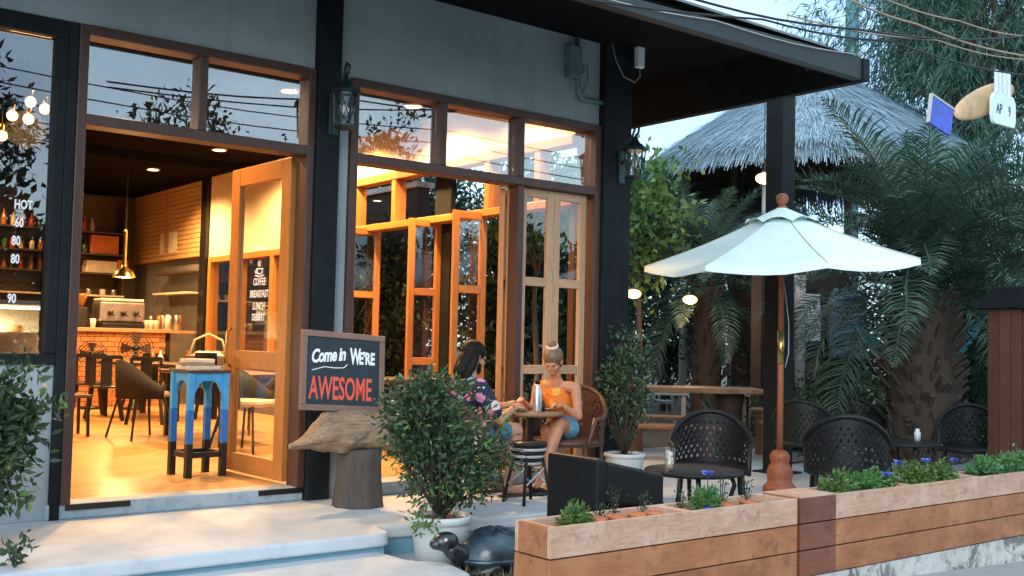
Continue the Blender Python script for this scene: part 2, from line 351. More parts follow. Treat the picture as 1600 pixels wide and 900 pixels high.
struct(box('cafe_floor', 'cafe_floor', (.2,6.98,7.5,20.6,-.1,.1)))

# ------------------------------------------------------------------ cafe building
FY = 7.46
cafe = thing('cafe_building', 'cafe with grey plaster front, dark pillars, wood framed openings and dark canopy', 'building')
def part(name, mat, b, bevel=.006, parent=None): return box(name, mat, b, parent or cafe, bevel)
part('wall', 'plaster', (-1.5,2.02,FY,7.62,0,1.03)); part('wall', 'plaster', (-1.5,3.87,FY,7.62,3.345,4.3)); part('wall', 'plaster', (4.07,6.9,FY,7.62,3.335,4.3))
part('wall', 'plaster', (4.072,4.185,FY-.004,7.62,0,3.334)); part('wall', 'plaster', (-1.5,.15,FY,7.62,1.035,3.34))
part('pillar', 'dark_paint', (3.872,4.07,7.39,7.64,0,4.31), .008); part('pillar', 'dark_paint', (6.905,7.26,7.38,7.78,-.2,4.31), .008)
part('post', 'dark_paint', (2.02,2.085,7.43,7.62,0,3.335))
# entrance frame, transom lights and threshold
f = MB().box(2.085,2.15,7.42,7.60,.1,3.335).box(3.805,3.868,7.42,7.60,.1,3.335).box(2.151,3.804,7.42,7.60,2.655,2.73).box(2.151,3.804,7.42,7.60,3.27,3.34).box(2.93,2.995,7.425,7.595,2.731,3.269)
ef = f.build('window_frame', 'frame_wood', cafe, bevel=.006)
for a, b in ((2.151,2.929),(2.996,3.804)): box('pane', 'shop_glass', (a,b,7.50,7.506,2.731,3.269), ef)
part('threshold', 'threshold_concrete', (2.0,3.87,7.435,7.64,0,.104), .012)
part('door_track', 'black_metal', (2.12,2.55,7.425,7.434,.06,.1), 0); part('door_track', 'black_metal', (3.5,3.86,7.425,7.434,.06,.1), 0)
# left shop window
f = MB().box(.15,2.019,7.43,7.60,1.032,1.10).box(.15,2.019,7.43,7.60,3.22,3.335).box(1.95,2.019,7.432,7.598,1.101,3.219).box(.15,.22,7.432,7.598,1.101,3.219)
lf = f.build('window_frame', 'dark_paint', cafe, bevel=.006)
box('pane', 'left_glass', (.221,1.949,7.50,7.506,1.101,3.219), lf)
# right bay: transom, posts, sill, low wall
f = MB().box(4.187,4.255,7.42,7.60,.0,3.33).box(4.256,6.83,7.42,7.60,3.262,3.33).box(4.256,6.83,7.42,7.60,2.655,2.73).box(6.831,6.903,7.42,7.60,0,3.33)
f.box(5.05,5.115,7.425,7.595,2.731,3.261).box(5.895,5.965,7.425,7.595,2.731,3.261).box(5.915,5.985,7.44,7.60,.105,2.654)
rf = f.build('window_frame', 'frame_wood', cafe, bevel=.006)
for a, b in ((4.256,5.049),(5.116,5.894),(5.966,6.83)): box('pane', 'shop_glass', (a,b,7.50,7.506,2.731,3.261), rf)
part('threshold', 'threshold_concrete', (4.256,6.83,7.36,7.64,0,.104), .01)
# casement leaves (wood frame > panes)
def leaf(name, w, z0, z1, rails, wd, wx, parent, loc, rz, t=.042, s=.075, top=.08, glass='clear_glass'):
    m = MB().box(0,s,-t/2,t/2,z0,z1).box(w-s,w,-t/2,t/2,z0,z1)
    o = m.build(name, wd, parent, bevel=.005, loc=loc, rot=(0,0,rz))
    zs = [z0]+list(rails)+[z1]; hs = []
    for i, z in enumerate(zs):
        a, b = (z, z+top) if i == 0 else ((z-top, z) if i == len(zs)-1 else (z-top/2, z+top/2)); hs.append((a, b)); box('rail', wx, (s+.0005,w-s-.0005,-t/2+.002,t/2-.002,a,b), o, .004)
    for i in range(len(hs)-1): box('pane', glass, (s,w-s,-.003,.003,hs[i][1],hs[i+1][0]), o)
    return o
leaf('folding_door', .40, .115, 2.652, [1.0,1.80], 'pale_wood', 'pale_wood_x', cafe, (5.99,7.52,0), 0)
leaf('folding_door', .40, .115, 2.652, [1.0,1.80], 'pale_wood', 'pale_wood_x', cafe, (6.394,7.52,0), 0)
leaf('folding_door', .40, .115, 2.64, [1.0,1.80], 'door_wood', 'door_wood_x', cafe, (5.92,7.57,0), R(56))
leaf('folding_door', .40, .115, 2.64, [1.0,1.80], 'door_wood', 'door_wood_x', cafe, (5.865,7.60,0), R(54))
# entrance door leaf, swung inwards
dl = leaf('entrance_door', 1.02, .125, 2.66, [1.05], 'door_wood', 'door_wood_y', cafe, (3.80,7.62,0), R(92.5), t=.055, s=.15, top=.15, glass='door_glass')
MB().tube([(.93,.03,.99),(.93,.075,1.02),(.93,.075,1.28),(.93,.03,1.31)], .011, 8).build('handle', 'brass', dl, True)
# side wall of the cafe (east), beams, transoms, folded windows
part('side_wall', 'cream_wall', (6.9,7.05,7.80,13.2,3.30,3.85)); part('side_wall', 'cream_wall', (6.9,7.05,13.2,16.82,2.52,3.85)); part('side_wall', 'grey_wall', (7.0,7.1,16.82,20.6,.1,3.85)); part('side_wall', 'interior_wall', (6.92,7.05,13.13,16.82,.0,.88)); part('threshold', 'threshold_concrete', (6.90,7.12,7.80,13.12,-.2,.104))
part('column', 'black_metal', (6.84,7.06,16.84,17.08,.1,3.85))
sf = MB().box(6.86,7.04,7.80,13.2,3.20,3.298).box(6.86,7.04,7.80,13.2,2.60,2.68)
for y in (8.35,9.2,11.1,12.05,13.1): sf.box(6.87,7.03,y-.045,y+.045,2.681,3.199)
part('post', 'frame_wood', (6.91,7.05,7.79,7.88,.105,2.599)); part('post', 'frame_wood', (6.84,7.05,13.0,13.12,.105,2.599))
sf = sf.build('window_frame', 'door_wood', cafe, bevel=.006)
ys = [7.8,8.305,8.395,9.155,9.245,11.055,11.145,12.005,12.095,13.055]
for i in range(0, 10, 2): box('pane', 'clear_glass', (6.945,6.951,ys[i],ys[i+1],2.681,3.199), sf)
part('post', 'dark_paint', (7.045,7.12,10.12,10.45,.1,3.84))
wf = MB()
for y in (13.22,14.4,15.6,16.7): wf.box(6.88,7.04,y,y+.1,.9,2.515)
wf.box(6.885,7.035,13.22,16.8,.885,.99).box(6.885,7.035,13.22,16.8,2.43,2.518)
wf = wf.build('window_frame', 'door_wood', cafe, bevel=.005)
for a, b in ((13.32,14.4),(14.5,15.6),(15.7,16.7)): box('pane', 'clear_glass', (6.95,6.956,a,b,.99,2.43), wf)
for x, y, rz in ((6.60,10.3,0),(6.66,10.38,2),(6.50,9.28,0),(6.56,9.36,2),(6.62,11.72,-4),(6.68,11.80,-2)):
    leaf('folding_door', .44, .115, 2.64, [1.0,1.80], 'door_wood', 'door_wood_x', cafe, (x,y,0), R(rz))
part('ceiling', 'ceiling_paint', (.1,7.1,7.62,20.7,3.851,3.95), 0); part('back_wall', 'interior_wall', (.1,7.1,20.6,20.75,.1,3.85), 0); part('party_wall', 'interior_wall', (.05,.2,7.62,20.6,.1,3.85), 0)
for y in (10.6,12.9,15.2): part('ceiling_beam', 'ceiling_paint', (.2,6.9,y,y+.08,3.72,3.85))
# canopy
part('soffit', 'soffit_paint', (-1.5,8.36,6.10,7.455,4.13,4.16), 0); part('soffit', 'soffit_paint', (7.27,8.42,7.46,13.0,4.13,4.16), 0)
fa = MB().add([(2.5,5.60,3.71),(8.42,5.60,3.71),(8.42,5.60,3.905),(2.5,5.60,3.715+.02),(2.5,5.69,3.71),(8.42,5.69,3.71),(8.42,5.69,3.905),(2.5,5.69,3.735)], [(0,1,2,3),(5,4,7,6),(0,4,5,1),(1,5,6,2),(2,6,7,3),(3,7,4,0)])
fa.build('fascia', 'fascia_paint', cafe, bevel=.006)
part('fascia', 'soffit_paint', (-1.5,8.40,5.695,5.74,3.72,3.93), 0)
part('end_beam', 'dark_paint', (8.425,8.52,5.58,6.22,3.70,3.905), .006); part('end_beam', 'dark_paint', (8.425,8.52,6.222,13.0,3.70,4.17), .006)
MB().add([(x,y,z) for x in (-1.5,8.50) for y,z in ((5.62,3.915),(5.75,3.935),(6.10,4.165),(11,4.165),(11,5.3),(5.9,4.05))], [(0,1,2,5),(2,3,4,5),(11,8,7,6),(11,10,9,8),(0,6,7,1),(1,7,8,2),(2,8,9,3),(3,9,10,4),(4,10,11,5),(5,11,6,0)]).build('roof', 'roof_sheet', cafe)

# ------------------------------------------------------------------ lettering helper
def text(name, body, size, mw, mat, parent, xs=1.0, shear=0, off=0, align='LEFT', space=1.0):
    c = bpy.data.curves.new(name, 'FONT'); c.body = body; c.size = size; c.shear = shear; c.offset = off; c.align_x = align; c.space_character = space; c.resolution_u = 3; c.extrude = .0008
    o = bpy.data.objects.new('t', c); COL.objects.link(o); bpy.context.view_layer.update()
    me = bpy.data.meshes.new_from_object(o.evaluated_get(bpy.context.evaluated_depsgraph_get())); bpy.data.objects.remove(o)
    me.transform(mw @ Matrix.Diagonal((xs,1,1,1))); me.name = name
    me.materials.clear(); me.materials.append(M[mat])
    o = bpy.data.objects.new(name, me); COL.objects.link(o); o.parent = parent; return o
XZ = Matrix(((1,0,0,0),(0,0,-1,0),(0,1,0,0),(0,0,0,1)))
def T(x, y, z): return Matrix.Translation((x,y,z))
for s, x, z in (('HOT',1.735,2.05),('60',1.745,1.93),('80',1.73,1.81),('80',1.73,1.69),('90',1.72,1.43)):
    text('lettering', s, .085, T(x,7.494,z) @ XZ, 'lettering_white', lf, .62, off=.002)
for s, v, z, sz in (('Welcome',.51,1.95,.085),('COFFEE',.51,1.665,.085),('BREAKFAST',.51,1.565,.085),('LUNCH',.51,1.465,.085),('DESSERT',.51,1.375,.08)):
    text('lettering', s, sz, T(v,.0045,z) @ Matrix.Rotation(math.pi,4,'Z') @ XZ, 'lettering_white', dl, .72, shear=.35 if s == 'Welcome' else 0, off=.0015, align='CENTER')
cup = MB().tube([(.46,.006,1.80),(.47,.006,1.765),(.51,.006,1.755),(.55,.006,1.765),(.56,.006,1.80),(.46,.006,1.80)], .006, 5).tube([(.56,.006,1.79),(.585,.006,1.785),(.58,.006,1.765),(.555,.006,1.765)], .005, 5)
cup.tube([(.44,.006,1.745),(.51,.006,1.735),(.58,.006,1.745)], .006, 5).tube([(.50,.006,1.82),(.515,.006,1.84),(.50,.006,1.86)], .004, 5).tube([(.525,.006,1.82),(.54,.006,1.84),(.525,.006,1.865)], .004, 5)
cup.build('cup_emblem', 'lettering_white', dl)

# ------------------------------------------------------------------ cafe interior
WARM = (1.0, .55, .21); WARM2 = (1.0, .66, .34)
def downlight(x, y, e, label):
    t = thing('ceiling_downlight', label, 'downlight', (x,y,3.85), group='round downlights in the dark cafe ceiling')
    MB().lathe([(.085,-.03),(.11,-.03),(.115,0),(.085,0)], n=18, cap=False).build('trim', 'steel', t, True)
    MB().lathe([(.001,-.022),(.085,-.02)], n=18, cap=False).build('lens', 'bulb', t)
    light('downlight_lamp', 'SPOT', (0,0,-.06), e, WARM, t, .09, (0,0,0), 150)
downlight(5.90,14.16,300,'round downlight glowing just under the entrance transom, the nearer of two')
downlight(5.86,16.64,520,'round downlight glowing further back above the pendant lamp')
downlight(3.1,9.3,330,'round downlight in the ceiling just inside the entrance'); downlight(2.0,12.5,300,'round downlight over the left side of the cafe floor'); downlight(5.0,10.2,300,'round downlight behind the right bay transom'); downlight(3.6,17.2,320,'round downlight in front of the bar counter')
downlight(6.35,9.9,420,'added round downlight washing the cream side wall, nearest the street'); downlight(6.35,11.7,520,'added round downlight washing the cream side wall, midway'); downlight(6.55,13.6,190,'added round downlight washing the cream side wall beyond the door'); downlight(4.1,19.3,200,'added round downlight brightening the back shelves from the left')  # downlights added to brighten the cream wall and the back shelves
# wall washer strips on the east wall
for i, (y0, y1, lab) in enumerate(((7.85,8.7,'slim warm strip light at the front of the cream wall'),)):
    t = thing('strip_light', lab, 'strip light', (6.80,(y0+y1)/2,3.80), group='strip lights washing the cream wall')
    box('housing', 'steel', (-.03,.03,-(y1-y0)/2,(y1-y0)/2,.005,.05), t, .004); box('tube', 'strip_light', (-.02,.02,-(y1-y0)/2+.02,(y1-y0)/2-.02,-.03,.004), t, .004)
    l = light('strip_lamp', 'AREA', (-.25,0,-.05), 60*(y1-y0), WARM2, t, .1, (0,R(30),0)); l.data.shape = 'RECTANGLE'; l.data.size = .08; l.data.size_y = y1-y0
# bar counter with brick front
bar = thing('bar_counter', 'brick fronted bar counter across the back of the cafe', 'counter', (0,0,.1))
box('carcass', 'mortar', (2.6,6.30,17.02,17.6,0,1.16), bar); box('worktop', 'counter_top', (2.55,6.36,16.9,17.7,1.16,1.22), bar, .006)
bm = MB()
for r in range(15):
    for k in range(18):
        x = 2.62+k*.205+(.1 if r % 2 else 0)
        if x+.19 < 6.3: bm.box(x,x+.195,17.0,17.03,.01+r*.077,.01+r*.077+.067)
stuff(bm.build('brick', 'brick', bar))
# back shelves
shf = thing('back_shelf', 'dark wall shelving filled with bottles behind the bar', 'shelf', (0,0,0))
for i, z in enumerate((1.93,2.33,2.68,3.08)): box('shelf_board', 'tabletop_dark' if z != 1.93 else 'paper', (3.6,6.55,19.85,20.35,z-.03,z), shf)
for x in (3.6,5.2,6.52): box('upright', 'tabletop_dark', (x,x+.03,19.9,20.35,1.3,3.6), shf)
box('back_panel', 'tabletop_dark', (3.6,6.55,20.36,20.4,.1,3.8), shf)
box('base_cabinet', 'interior_wall', (3.6,6.5,19.9,20.35,.1,1.25), shf)
bot = MB().lathe([(.001,0),(.045,0),(.048,.02),(.048,.17),(.02,.22),(.017,.29),(.02,.30),(.001,.30)], n=8)
for nm, c in (('amber',(.35,.14,.03)),('green',(.05,.12,.04)),('clear',(.55,.48,.36)),('dark',(.05,.03,.02)),('red',(.45,.06,.02))): plain('bottle_'+nm, c, .15, spec=.8)
ORD = ['rightmost','second','third','fourth','fifth','sixth','seventh','eighth','ninth','tenth','eleventh','twelfth','thirteenth','fourteenth','fifteenth','sixteenth']
k = 0; cnt = {}
for zi, z in enumerate((2.33,2.68,3.08)):
    for x in np.arange(3.75, 6.05 if zi else 5.9, .15)[::-1]:
        if zi == 1 and x > 5.95: continue
        nm = random.choice(['amber','green','clear','dark','red','clear','amber'])
        k += 1
        o = MB(); o.v = list(bot.v); o.f = list(bot.f)
        o = o.build('bottle', 'bottle_'+nm, None, True, loc=(x+random.uniform(-.02,.02), 20.05+random.uniform(-.05,.05), z+.001)); o.scale = (1,1,random.uniform(.7,1.0))
        row = {2.33:'lowest bottle row', 2.68:'middle bottle row', 3.08:'top bottle row'}[z]
        j = cnt.get((nm,z),0); cnt[(nm,z)] = j+1
        tag(o, f"{ORD[j]} {nm} glass bottle{'' if j == 0 else ' from the right'} on the {row} of the back shelf", 'bottle', 'bottles on the back shelf')
for i, (x, z, w, h, c, lab) in enumerate(((6.2,2.685,.5,.34,'orange_box','bright orange carton on the upper back shelf'),(6.15,2.335,.55,.22,'paper','pale carton on the back shelf below the orange one'),(6.35,2.335,.2,.26,'orange_box','small orange tin beside the pale carton'))):
    o = box('carton', c, (x-w/2,x+w/2,19.95+.13*(i==2)*0,20.2,z,z+h), None, .01)
    if i == 1: o.location.y -= .02
    if i == 2: o.location.x += .25-.06; o.location.y -= .0
    tag(o, lab, 'box')
for i, x in enumerate((5.3,5.5,5.7,5.95,6.2,6.4)):
    o = MB().lathe([(.001,0),(.05,0),(.06,.1),(.05,.11),(.001,.11)], n=10).build('jar', 'steel' if i % 2 else 'plate', None, True, loc=(x,20.0,1.931)); tag(o, ['first','middle','last'][i//2]+(' steel' if i % 2 else ' white')+' jar from the left on the lowest pale shelf behind the bar', 'jar', 'jars on the pale shelf')
# espresso machine
em = thing('espresso_machine', 'steel and black espresso machine standing on the bar counter', 'machine', (5.65,17.35,1.32))
box('body', 'steel', (-.36,.36,-.2,.22,.1,.42), em, .03); box('drip_tray', 'black_metal', (-.33,.33,-.28,.2,0,.08), em, .01); box('cup_rail', 'plate', (-.34,.34,-.18,.2,.43,.47), em, .01)
for x in (-.2,0,.2): MB().lathe([(.035,.2),(.04,.28),(.001,.28)], (x,-.25,0), 10).tube([(x,-.26,.22),(x,-.42,.2)], .014, 6).build('group_head', 'black_metal', em, True)
cg = thing('coffee_grinder', 'dark coffee grinder with hopper beside the espresso machine', 'grinder', (5.05,17.35,1.32))
box('body', 'black_metal', (-.09,.09,-.12,.12,0,.32), cg, .02); MB().lathe([(.05,.32),(.1,.5),(.1,.53),(.001,.53)], n=12).build('hopper', 'bottle_amber', cg, True)
for i, (x, c) in enumerate(((4.75,'paper'),(6.05,'bottle_clear'),(6.15,'paper'),(6.22,'bottle_clear'),(4.6,'plate'),(5.22,'plate'))):
    tag(MB().lathe([(.001,0),(.04,0),(.05,.14),(.001,.14)], n=10).build('cup_stack', c, None, True, loc=(x,17.3-.06*(i%2),1.321)), ['stack of paper cups at the left end of the bar','clear syrup jar near the right end of the bar','paper cup stack near the right end of the bar','last clear jar at the right end of the bar','white mug stack at the far left of the bar','white mug beside the coffee grinder'][i], 'cup')
# pendant lamp
pl = thing('pendant_lamp', 'brass dome pendant lamp hanging over the tables before the bar', 'lamp', (5.1,15.5,2.05))
MB().lathe([(.16,0),(.15,.03),(.11,.10),(.04,.14),(.025,.2),(.025,.62),(.03,.66),(.008,.7)], n=18, cap=False).build('shade', 'brass', pl, True); MB().tube([(0,0,.68),(0,0,1.79)], .008, 6).build('cord', 'black_metal', pl)
MB().lathe([(.001,.02),(.14,.02)], n=16, cap=False).build('diffuser', 'bulb_small', pl); light('pendant_bulb', 'POINT', (0,0,-.05), 60, WARM, pl, .1)
# slatted cabinets on the far east wall
cb = thing('wall_cabinet', 'tall slatted timber wall cabinets glowing under the ceiling, right of the bar', 'cabinet', (0,0,0))
box('carcass', 'door_wood_y', (6.93,6.998,17.15,20.5,2.55,3.845), cb)
sm = MB()
for i in range(16):
    for a, b in ((17.17,18.78),(18.82,20.48)): sm.box(6.90,6.932,a,b,2.565+i*.08,2.565+i*.08+.068)
stuff(sm.build('slat', 'slat', cb))
for y, s in ((18.35,1),(18.55,1),(18.98,1)): box('notice', 'paper', (6.893,6.899,y-.09,y+.09,2.68,3.05), cb)
# low shelf and machines under the cabinets
sb = thing('side_counter', 'dark side counter with shelves under the slatted cabinets', 'counter', (0,0,0))
box('worktop', 'counter_top', (6.42,6.98,17.2,20.3,1.26,1.31), sb); box('carcass', 'interior_wall', (6.45,6.98,17.2,20.3,.1,1.258), sb); box('shelf_board', 'paper', (6.7,6.98,17.2,18.8,1.93,1.96), sb); box('shelf_board', 'tabletop_dark', (6.7,6.98,17.2,18.8,2.28,2.31), sb)
for i in range(7): tag(MB().lathe([(.001,0),(.05,0),(.05,.2),(.03,.26),(.001,.26)], n=8).build('canister', ['steel','bottle_amber','plate'][i%3], None, True, loc=(6.62+.12*(i%2),17.4+i*.2,1.311)), ['nearest','second nearest','third nearest'][i//3]+' '+['steel','amber','white'][i%3]+' canister on the side counter under the slatted cabinets', 'canister', 'canisters on the side counter')
# pastry display case by the left window
dc = thing('display_case', 'lit glass pastry display case behind the left shop window', 'display case', (0,0,.1))
box('base', 'steel', (1.3,2.62,9.5,10.1,0,.85), dc, .01); box('top', 'steel', (1.3,2.62,9.5,10.1,1.36,1.40), dc, .01)
for z in (.86,1.12): box('shelf', 'paper', (1.34,2.58,9.56,10.06,z,z+.015), dc)
for x in (1.3,2.58): box('corner_post', 'steel', (x,x+.04,9.5,9.54,.85,1.36), dc)
box('pane', 'clear_glass', (1.34,2.58,9.505,9.51,.85,1.36), dc); box('light_bar', 'case_light', (1.4,2.5,9.7,9.76,1.33,1.355), dc); box('back_panel', 'paper', (1.34,2.58,10.07,10.09,.85,1.36), dc)
light('case_lamp', 'AREA', (1.95,9.75,1.3), 30, (1,.82,.5), dc, .5)
for i in range(8): tag(MB().ball((0,0,.03), (.07,.05,.04), 8, 5).build('pastry', 'pastry', None, True, loc=(1.5+.135*i,9.75+.1*(i%2),.1+(.876 if i % 2 else 1.136))), ['first','second','third','last'][i//2]+' browned pastry from the left on the '+('lower' if i % 2 else 'upper')+' shelf of the display case', 'pastry', 'pastries in the display case')
# string of globe bulbs
for i, (x, z) in enumerate(((2.04,2.94),(2.16,2.93),(2.28,3.03),(1.97,2.77),(2.17,3.07),(1.90,2.9))):
    t = thing('globe_bulb', ['second globe bulb from the left in the window cluster','third globe bulb in the window cluster','rightmost globe bulb of the window cluster','lowest globe bulb of the window cluster','highest globe bulb of the window cluster','leftmost globe bulb of the window cluster'][i], 'bulb', (x,9.0,z), group='warm globe bulbs hanging behind the left window')
    MB().ball((0,0,0), .042, 12, 8).build('globe', 'globe_bulb', t, True); MB().lathe([(.018,.03),(.02,.09),(.004,.1)], n=10).build('cap', 'brass', t, True); MB().tube([(0,0,.09),(0,0,3.85-z)], .003, 5).build('cord', 'cable', t)
light('bulb_glow', 'POINT', (.1,-.05,-.1), 12, WARM, bpy.data.objects['globe_bulb'], .15)

nw = thing('blocking_wall', 'added dark wall blocking the bright view outside the far side windows', 'wall', (0,0,-.2)); box('wall', 'hut_wood', (8.2,8.4,12.6,20,0,3.6), nw); box('coping', 'stained_concrete', (8.15,8.45,12.55,20,3.602,3.68), nw)  # wall added to keep the far side windows dark
# ------------------------------------------------------------------ interior furniture
def cafe_table(x, y, w, d, label, rz=0, z=.1, h=.75):
    t = thing('dining_table', label, 'table', (x,y,z), rz, 'timber dining tables inside the cafe')
    box('table_top', 'tabletop_dark', (-w/2,w/2,-d/2,d/2,h-.04,h), t, .006)
    for a in (-1,1):
        for b in (-1,1): box('leg', 'black_metal', (a*(w/2-.09)-.03,a*(w/2-.09)+.03,b*(d/2-.08)-.03,b*(d/2-.08)+.03,0,h-.04), t)
    return t
cafe_table(5.35,14.6,1.7,.8,'long dark dining table in front of the bar',R(-72)); cafe_table(4.85,11.2,.9,1.7,'dark dining table behind the blue stand'); cafe_table(5.9,9.3,.7,.7,'square dark table behind the right bay windows')
mc = thing('metal_chair', 'x', 'chair', (0,0,0), 0, 'dark metal chairs inside the cafe')
box('seat', 'black_metal', (-.19,.19,-.19,.19,.42,.45), mc, .012)
for a in (-1,1):
    MB().bar((a*.16,.16,.43),(a*.23,.25,0),.04,.025).build('leg', 'black_metal', mc); MB().bar((a*.16,-.16,.43),(a*.22,-.24,0),.04,.025).build('leg', 'black_metal', mc)
    MB().bar((a*.17,-.17,.43),(a*.18,-.25,.84),.035,.02).build('back_post', 'black_metal', mc)
box('back_splat', 'black_metal', (-.07,.07,-.235,-.225,.45,.82), mc); MB().bar((-.19,-.25,.83),(.19,-.25,.83),.025,.05).build('top_rail', 'black_metal', mc)
spots = [(4.85,13.6,60,'dark metal chair nearest the camera at the long table'),(4.55,14.4,75,'dark metal chair midway along the long table'),(4.6,15.3,80,'dark metal chair near the left end of the long table'),(5.9,14.2,-100,'dark metal chair on the far side of the long table'),(5.5,15.6,-140,'dark metal chair between the long table and the brick bar')]
for i, (x, y, a, lab) in enumerate(spots):
    o = mc if i == 0 else dup(mc)
    o.location = (x,y,.1); o.rotation_euler = (0,0,R(a-90)); o['label'] = lab
tc_ = thing('tub_chair', 'x', 'chair', (0,0,0), 0, 'dark tub chairs with pale cushions')
sh = MB(); n = 14
pr_ = [(.27*math.cos(R(-20+220*k/n)), .25*math.sin(R(-20+220*k/n))) for k in range(n+1)]
V = []
for x, y in pr_: V += [(x*.9,y*.9,.42),(x,y,.42+.12+.24*max(0,y/.25)),(x*1.06,y*1.06,.54+.24*max(0,y/.25)),(x*1.0,y*1.0,.40)]
sh.add(V, [(4*i+a, 4*i+4+a, 4*i+4+(a+1)%4, 4*i+(a+1)%4) for i in range(n) for a in range(4)]+[(3,2,1,0),(4*n,4*n+1,4*n+2,4*n+3)]); sh.build('shell', 'black_cushion', tc_, True)
box('seat', 'beige_cushion', (-.185,.185,-.22,.19,.41,.47), tc_, .03)
for a in (-1,1):
    for b in (-1,1): MB().tube([(a*.17,b*.16,.42),(a*.25,b*.24,0)], .012, 6).build('leg', 'black_metal', tc_)
for i, (x, y, a, lab) in enumerate(((4.12,11.75,100,'dark tub chair left of the blue stand, legs splayed'),(4.55,9.95,30,'dark tub chair with beige seat seen through the open door glass'),(5.45,11.9,-70,'dark tub chair on the far side of the table behind the blue stand'))):
    o = tc_ if i == 0 else dup(tc_)
    o.location = (x,y,.1); o.rotation_euler = (0,0,R(a)); o['label'] = lab; o.scale = (1.1,1.1,1.1)
fb = thing('bench_stool', 'dark low stool at the left edge of the entrance view', 'stool', (3.50,12.35,.1)); box('seat', 'tabletop_dark', (-.2,.2,-.2,.2,.42,.46), fb, .01)
for a in (-1,1):
    for b in (-1,1): MB().bar((a*.17,b*.17,.42),(a*.18,b*.18,0),.03,.03).build('leg', 'black_metal', fb)
# basket and things on tables
bk = thing('basket', 'pale woven basket of goods on the table behind the blue stand', 'basket', (4.75,11.5,.851))
MB().lathe([(.001,0),(.17,0),(.23,.16),(.24,.17),(.21,.16),(.16,.02),(.001,.02)], n=18).build('bowl', 'beige_cushion', bk, True); MB().tube([(-.22,0,.16),(-.16,0,.34),(0,0,.41),(.16,0,.34),(.22,0,.16)], .012, 6).build('handle', 'beige_cushion', bk, True)
for i, (dx, dy) in enumerate(((-.08,.03),(.07,-.05),(.02,.09),(-.03,-.08))): tag(MB().ball((0,0,0), (.085,.07,.07), 9, 6).build('bread_roll', 'paper', None, True, loc=(4.75+dx,11.5+dy,1.0)), ['left','right','rear','front'][i]+' pale wrapped roll heaped in the woven basket', 'roll', 'wrapped rolls in the basket')
for i, (x, y) in enumerate(((5.2,14.2),(5.35,14.9),(5.5,14.0))): tag(MB().lathe([(.001,0),(.03,0),(.035,.1),(.012,.13),(.012,.17),(.001,.17)], n=9).build('sauce_bottle', ['plate','bottle_amber','bottle_red'][i], None, True, loc=(x,y,.851)), ['white','amber','red'][i]+' sauce bottle on the long table before the bar', 'bottle')
for i, (x, y, h, s) in enumerate(((5.55,16.2,.72,1.0),(5.0,16.5,.62,.8))):
    fn = thing('pedestal_fan', ['larger dark pedestal fan against the brick bar','smaller dark pedestal fan by the brick bar, left'][i], 'fan', (x,y,.1), R(-15))
    MB().lathe([(.17,0),(.17,.03),(.03,.05),(.02,h+.1)], n=14).build('stand', 'black_metal', fn, True)
    c = MB()
    for k in range(5):
        r = .05+.05*k; c.tube([(r*s*math.cos(2*math.pi*j/20), -.07, h+.2+r*s*math.sin(2*math.pi*j/20)) for j in range(21)], .005, 5)
    for k in range(18): c.tube([(0,-.07,h+.2),(.26*s*math.cos(k*.349),-.06,h+.2+.26*s*math.sin(k*.349))], .003, 4)
    c.build('grille', 'black_metal', fn); MB().ball((0,0,h+.2), (.06,.09,.06), 10, 6).build('motor', 'black_metal', fn, True)
    for k in range(4): MB().add([(0,-.03,h+.2)]+[(.22*s*math.cos(k*1.571+a),-.03+.03*a,h+.2+.22*s*math.sin(k*1.571+a)) for a in (-.4,0,.4)], [(0,1,2),(0,2,3)]).build('blade', 'tabletop_dark', fn)

# ------------------------------------------------------------------ blue host stand with books
hs = thing('host_stand', 'tall square stand painted in blue bands with black feet inside the entrance', 'stand', (3.45,8.50,.1), R(4)); hs.scale = (.79,.79,1)
box('top', 'tabletop_dark', (-.235,.235,-.235,.235,.84,.865), hs, .005)
for a in (-1,1):
    for b in (-1,1):
        lg = box('leg', 'blue_light', (a*.19-.032,a*.19+.032,b*.19-.032,b*.19+.032,.54,.839), hs, .003)
        box('band', 'blue_mid', (a*.19-.0325,a*.19+.0325,b*.19-.0325,b*.19+.0325,.27,.539), lg, .003); box('foot', 'blue_black', (a*.19-.033,a*.19+.033,b*.19-.033,b*.19+.033,0,.269), lg, .003)
arch = [(-.157,.838),(-.157,.66),(-.10,.75),(-.055,.775),(.055,.775),(.10,.75),(.157,.66),(.157,.838)]
for ax in (0,1):
    for s in (-1,1):
        m = MB(); n = len(arch); q = s*.19
        def pt(u, z, o): return (u, q+o, z) if ax == 0 else (q+o, u, z)
        m.add([pt(u,z,-.012) for u,z in arch]+[pt(u,z,.012) for u,z in arch], [(0,1,2,3,4,5,6,7)[::-1],tuple(range(n,2*n))]+[(i,(i+1)%n,n+(i+1)%n,n+i) for i in range(n)])
        m.build('apron', 'blue_light', hs)
        m = MB().box(-.157,.157,q-.014,q+.014,.155,.20) if ax == 0 else MB().box(q-.014,q+.014,-.157,.157,.155,.20)
        m.build('stretcher', 'blue_black', hs)
for i, (w, d, z, h, mt, rz, dx, lab) in enumerate(((.34,.26,.965,.03,'paper',5,-.02,'pale book at the bottom of the pile on the blue stand'),(.30,.22,.996,.028,'orange_box',-8,-.04,'tan covered book in the middle of the pile on the blue stand'),(.26,.2,1.025,.025,'paper',12,-.03,'thin pale menu on top of the pile on the blue stand'))):
    t = thing('book', lab, 'book', (3.44+dx,8.47,z), R(rz)); t.scale = (.85,.85,1); box('cover', mt if i != 1 else 'counter_top', (-w/2,w/2,-d/2,d/2,0,h), t, .003); box('pages', 'white_paint', (-w/2+.004,w/2+.001,-d/2+.004,d/2-.006,.004,h-.004), t)
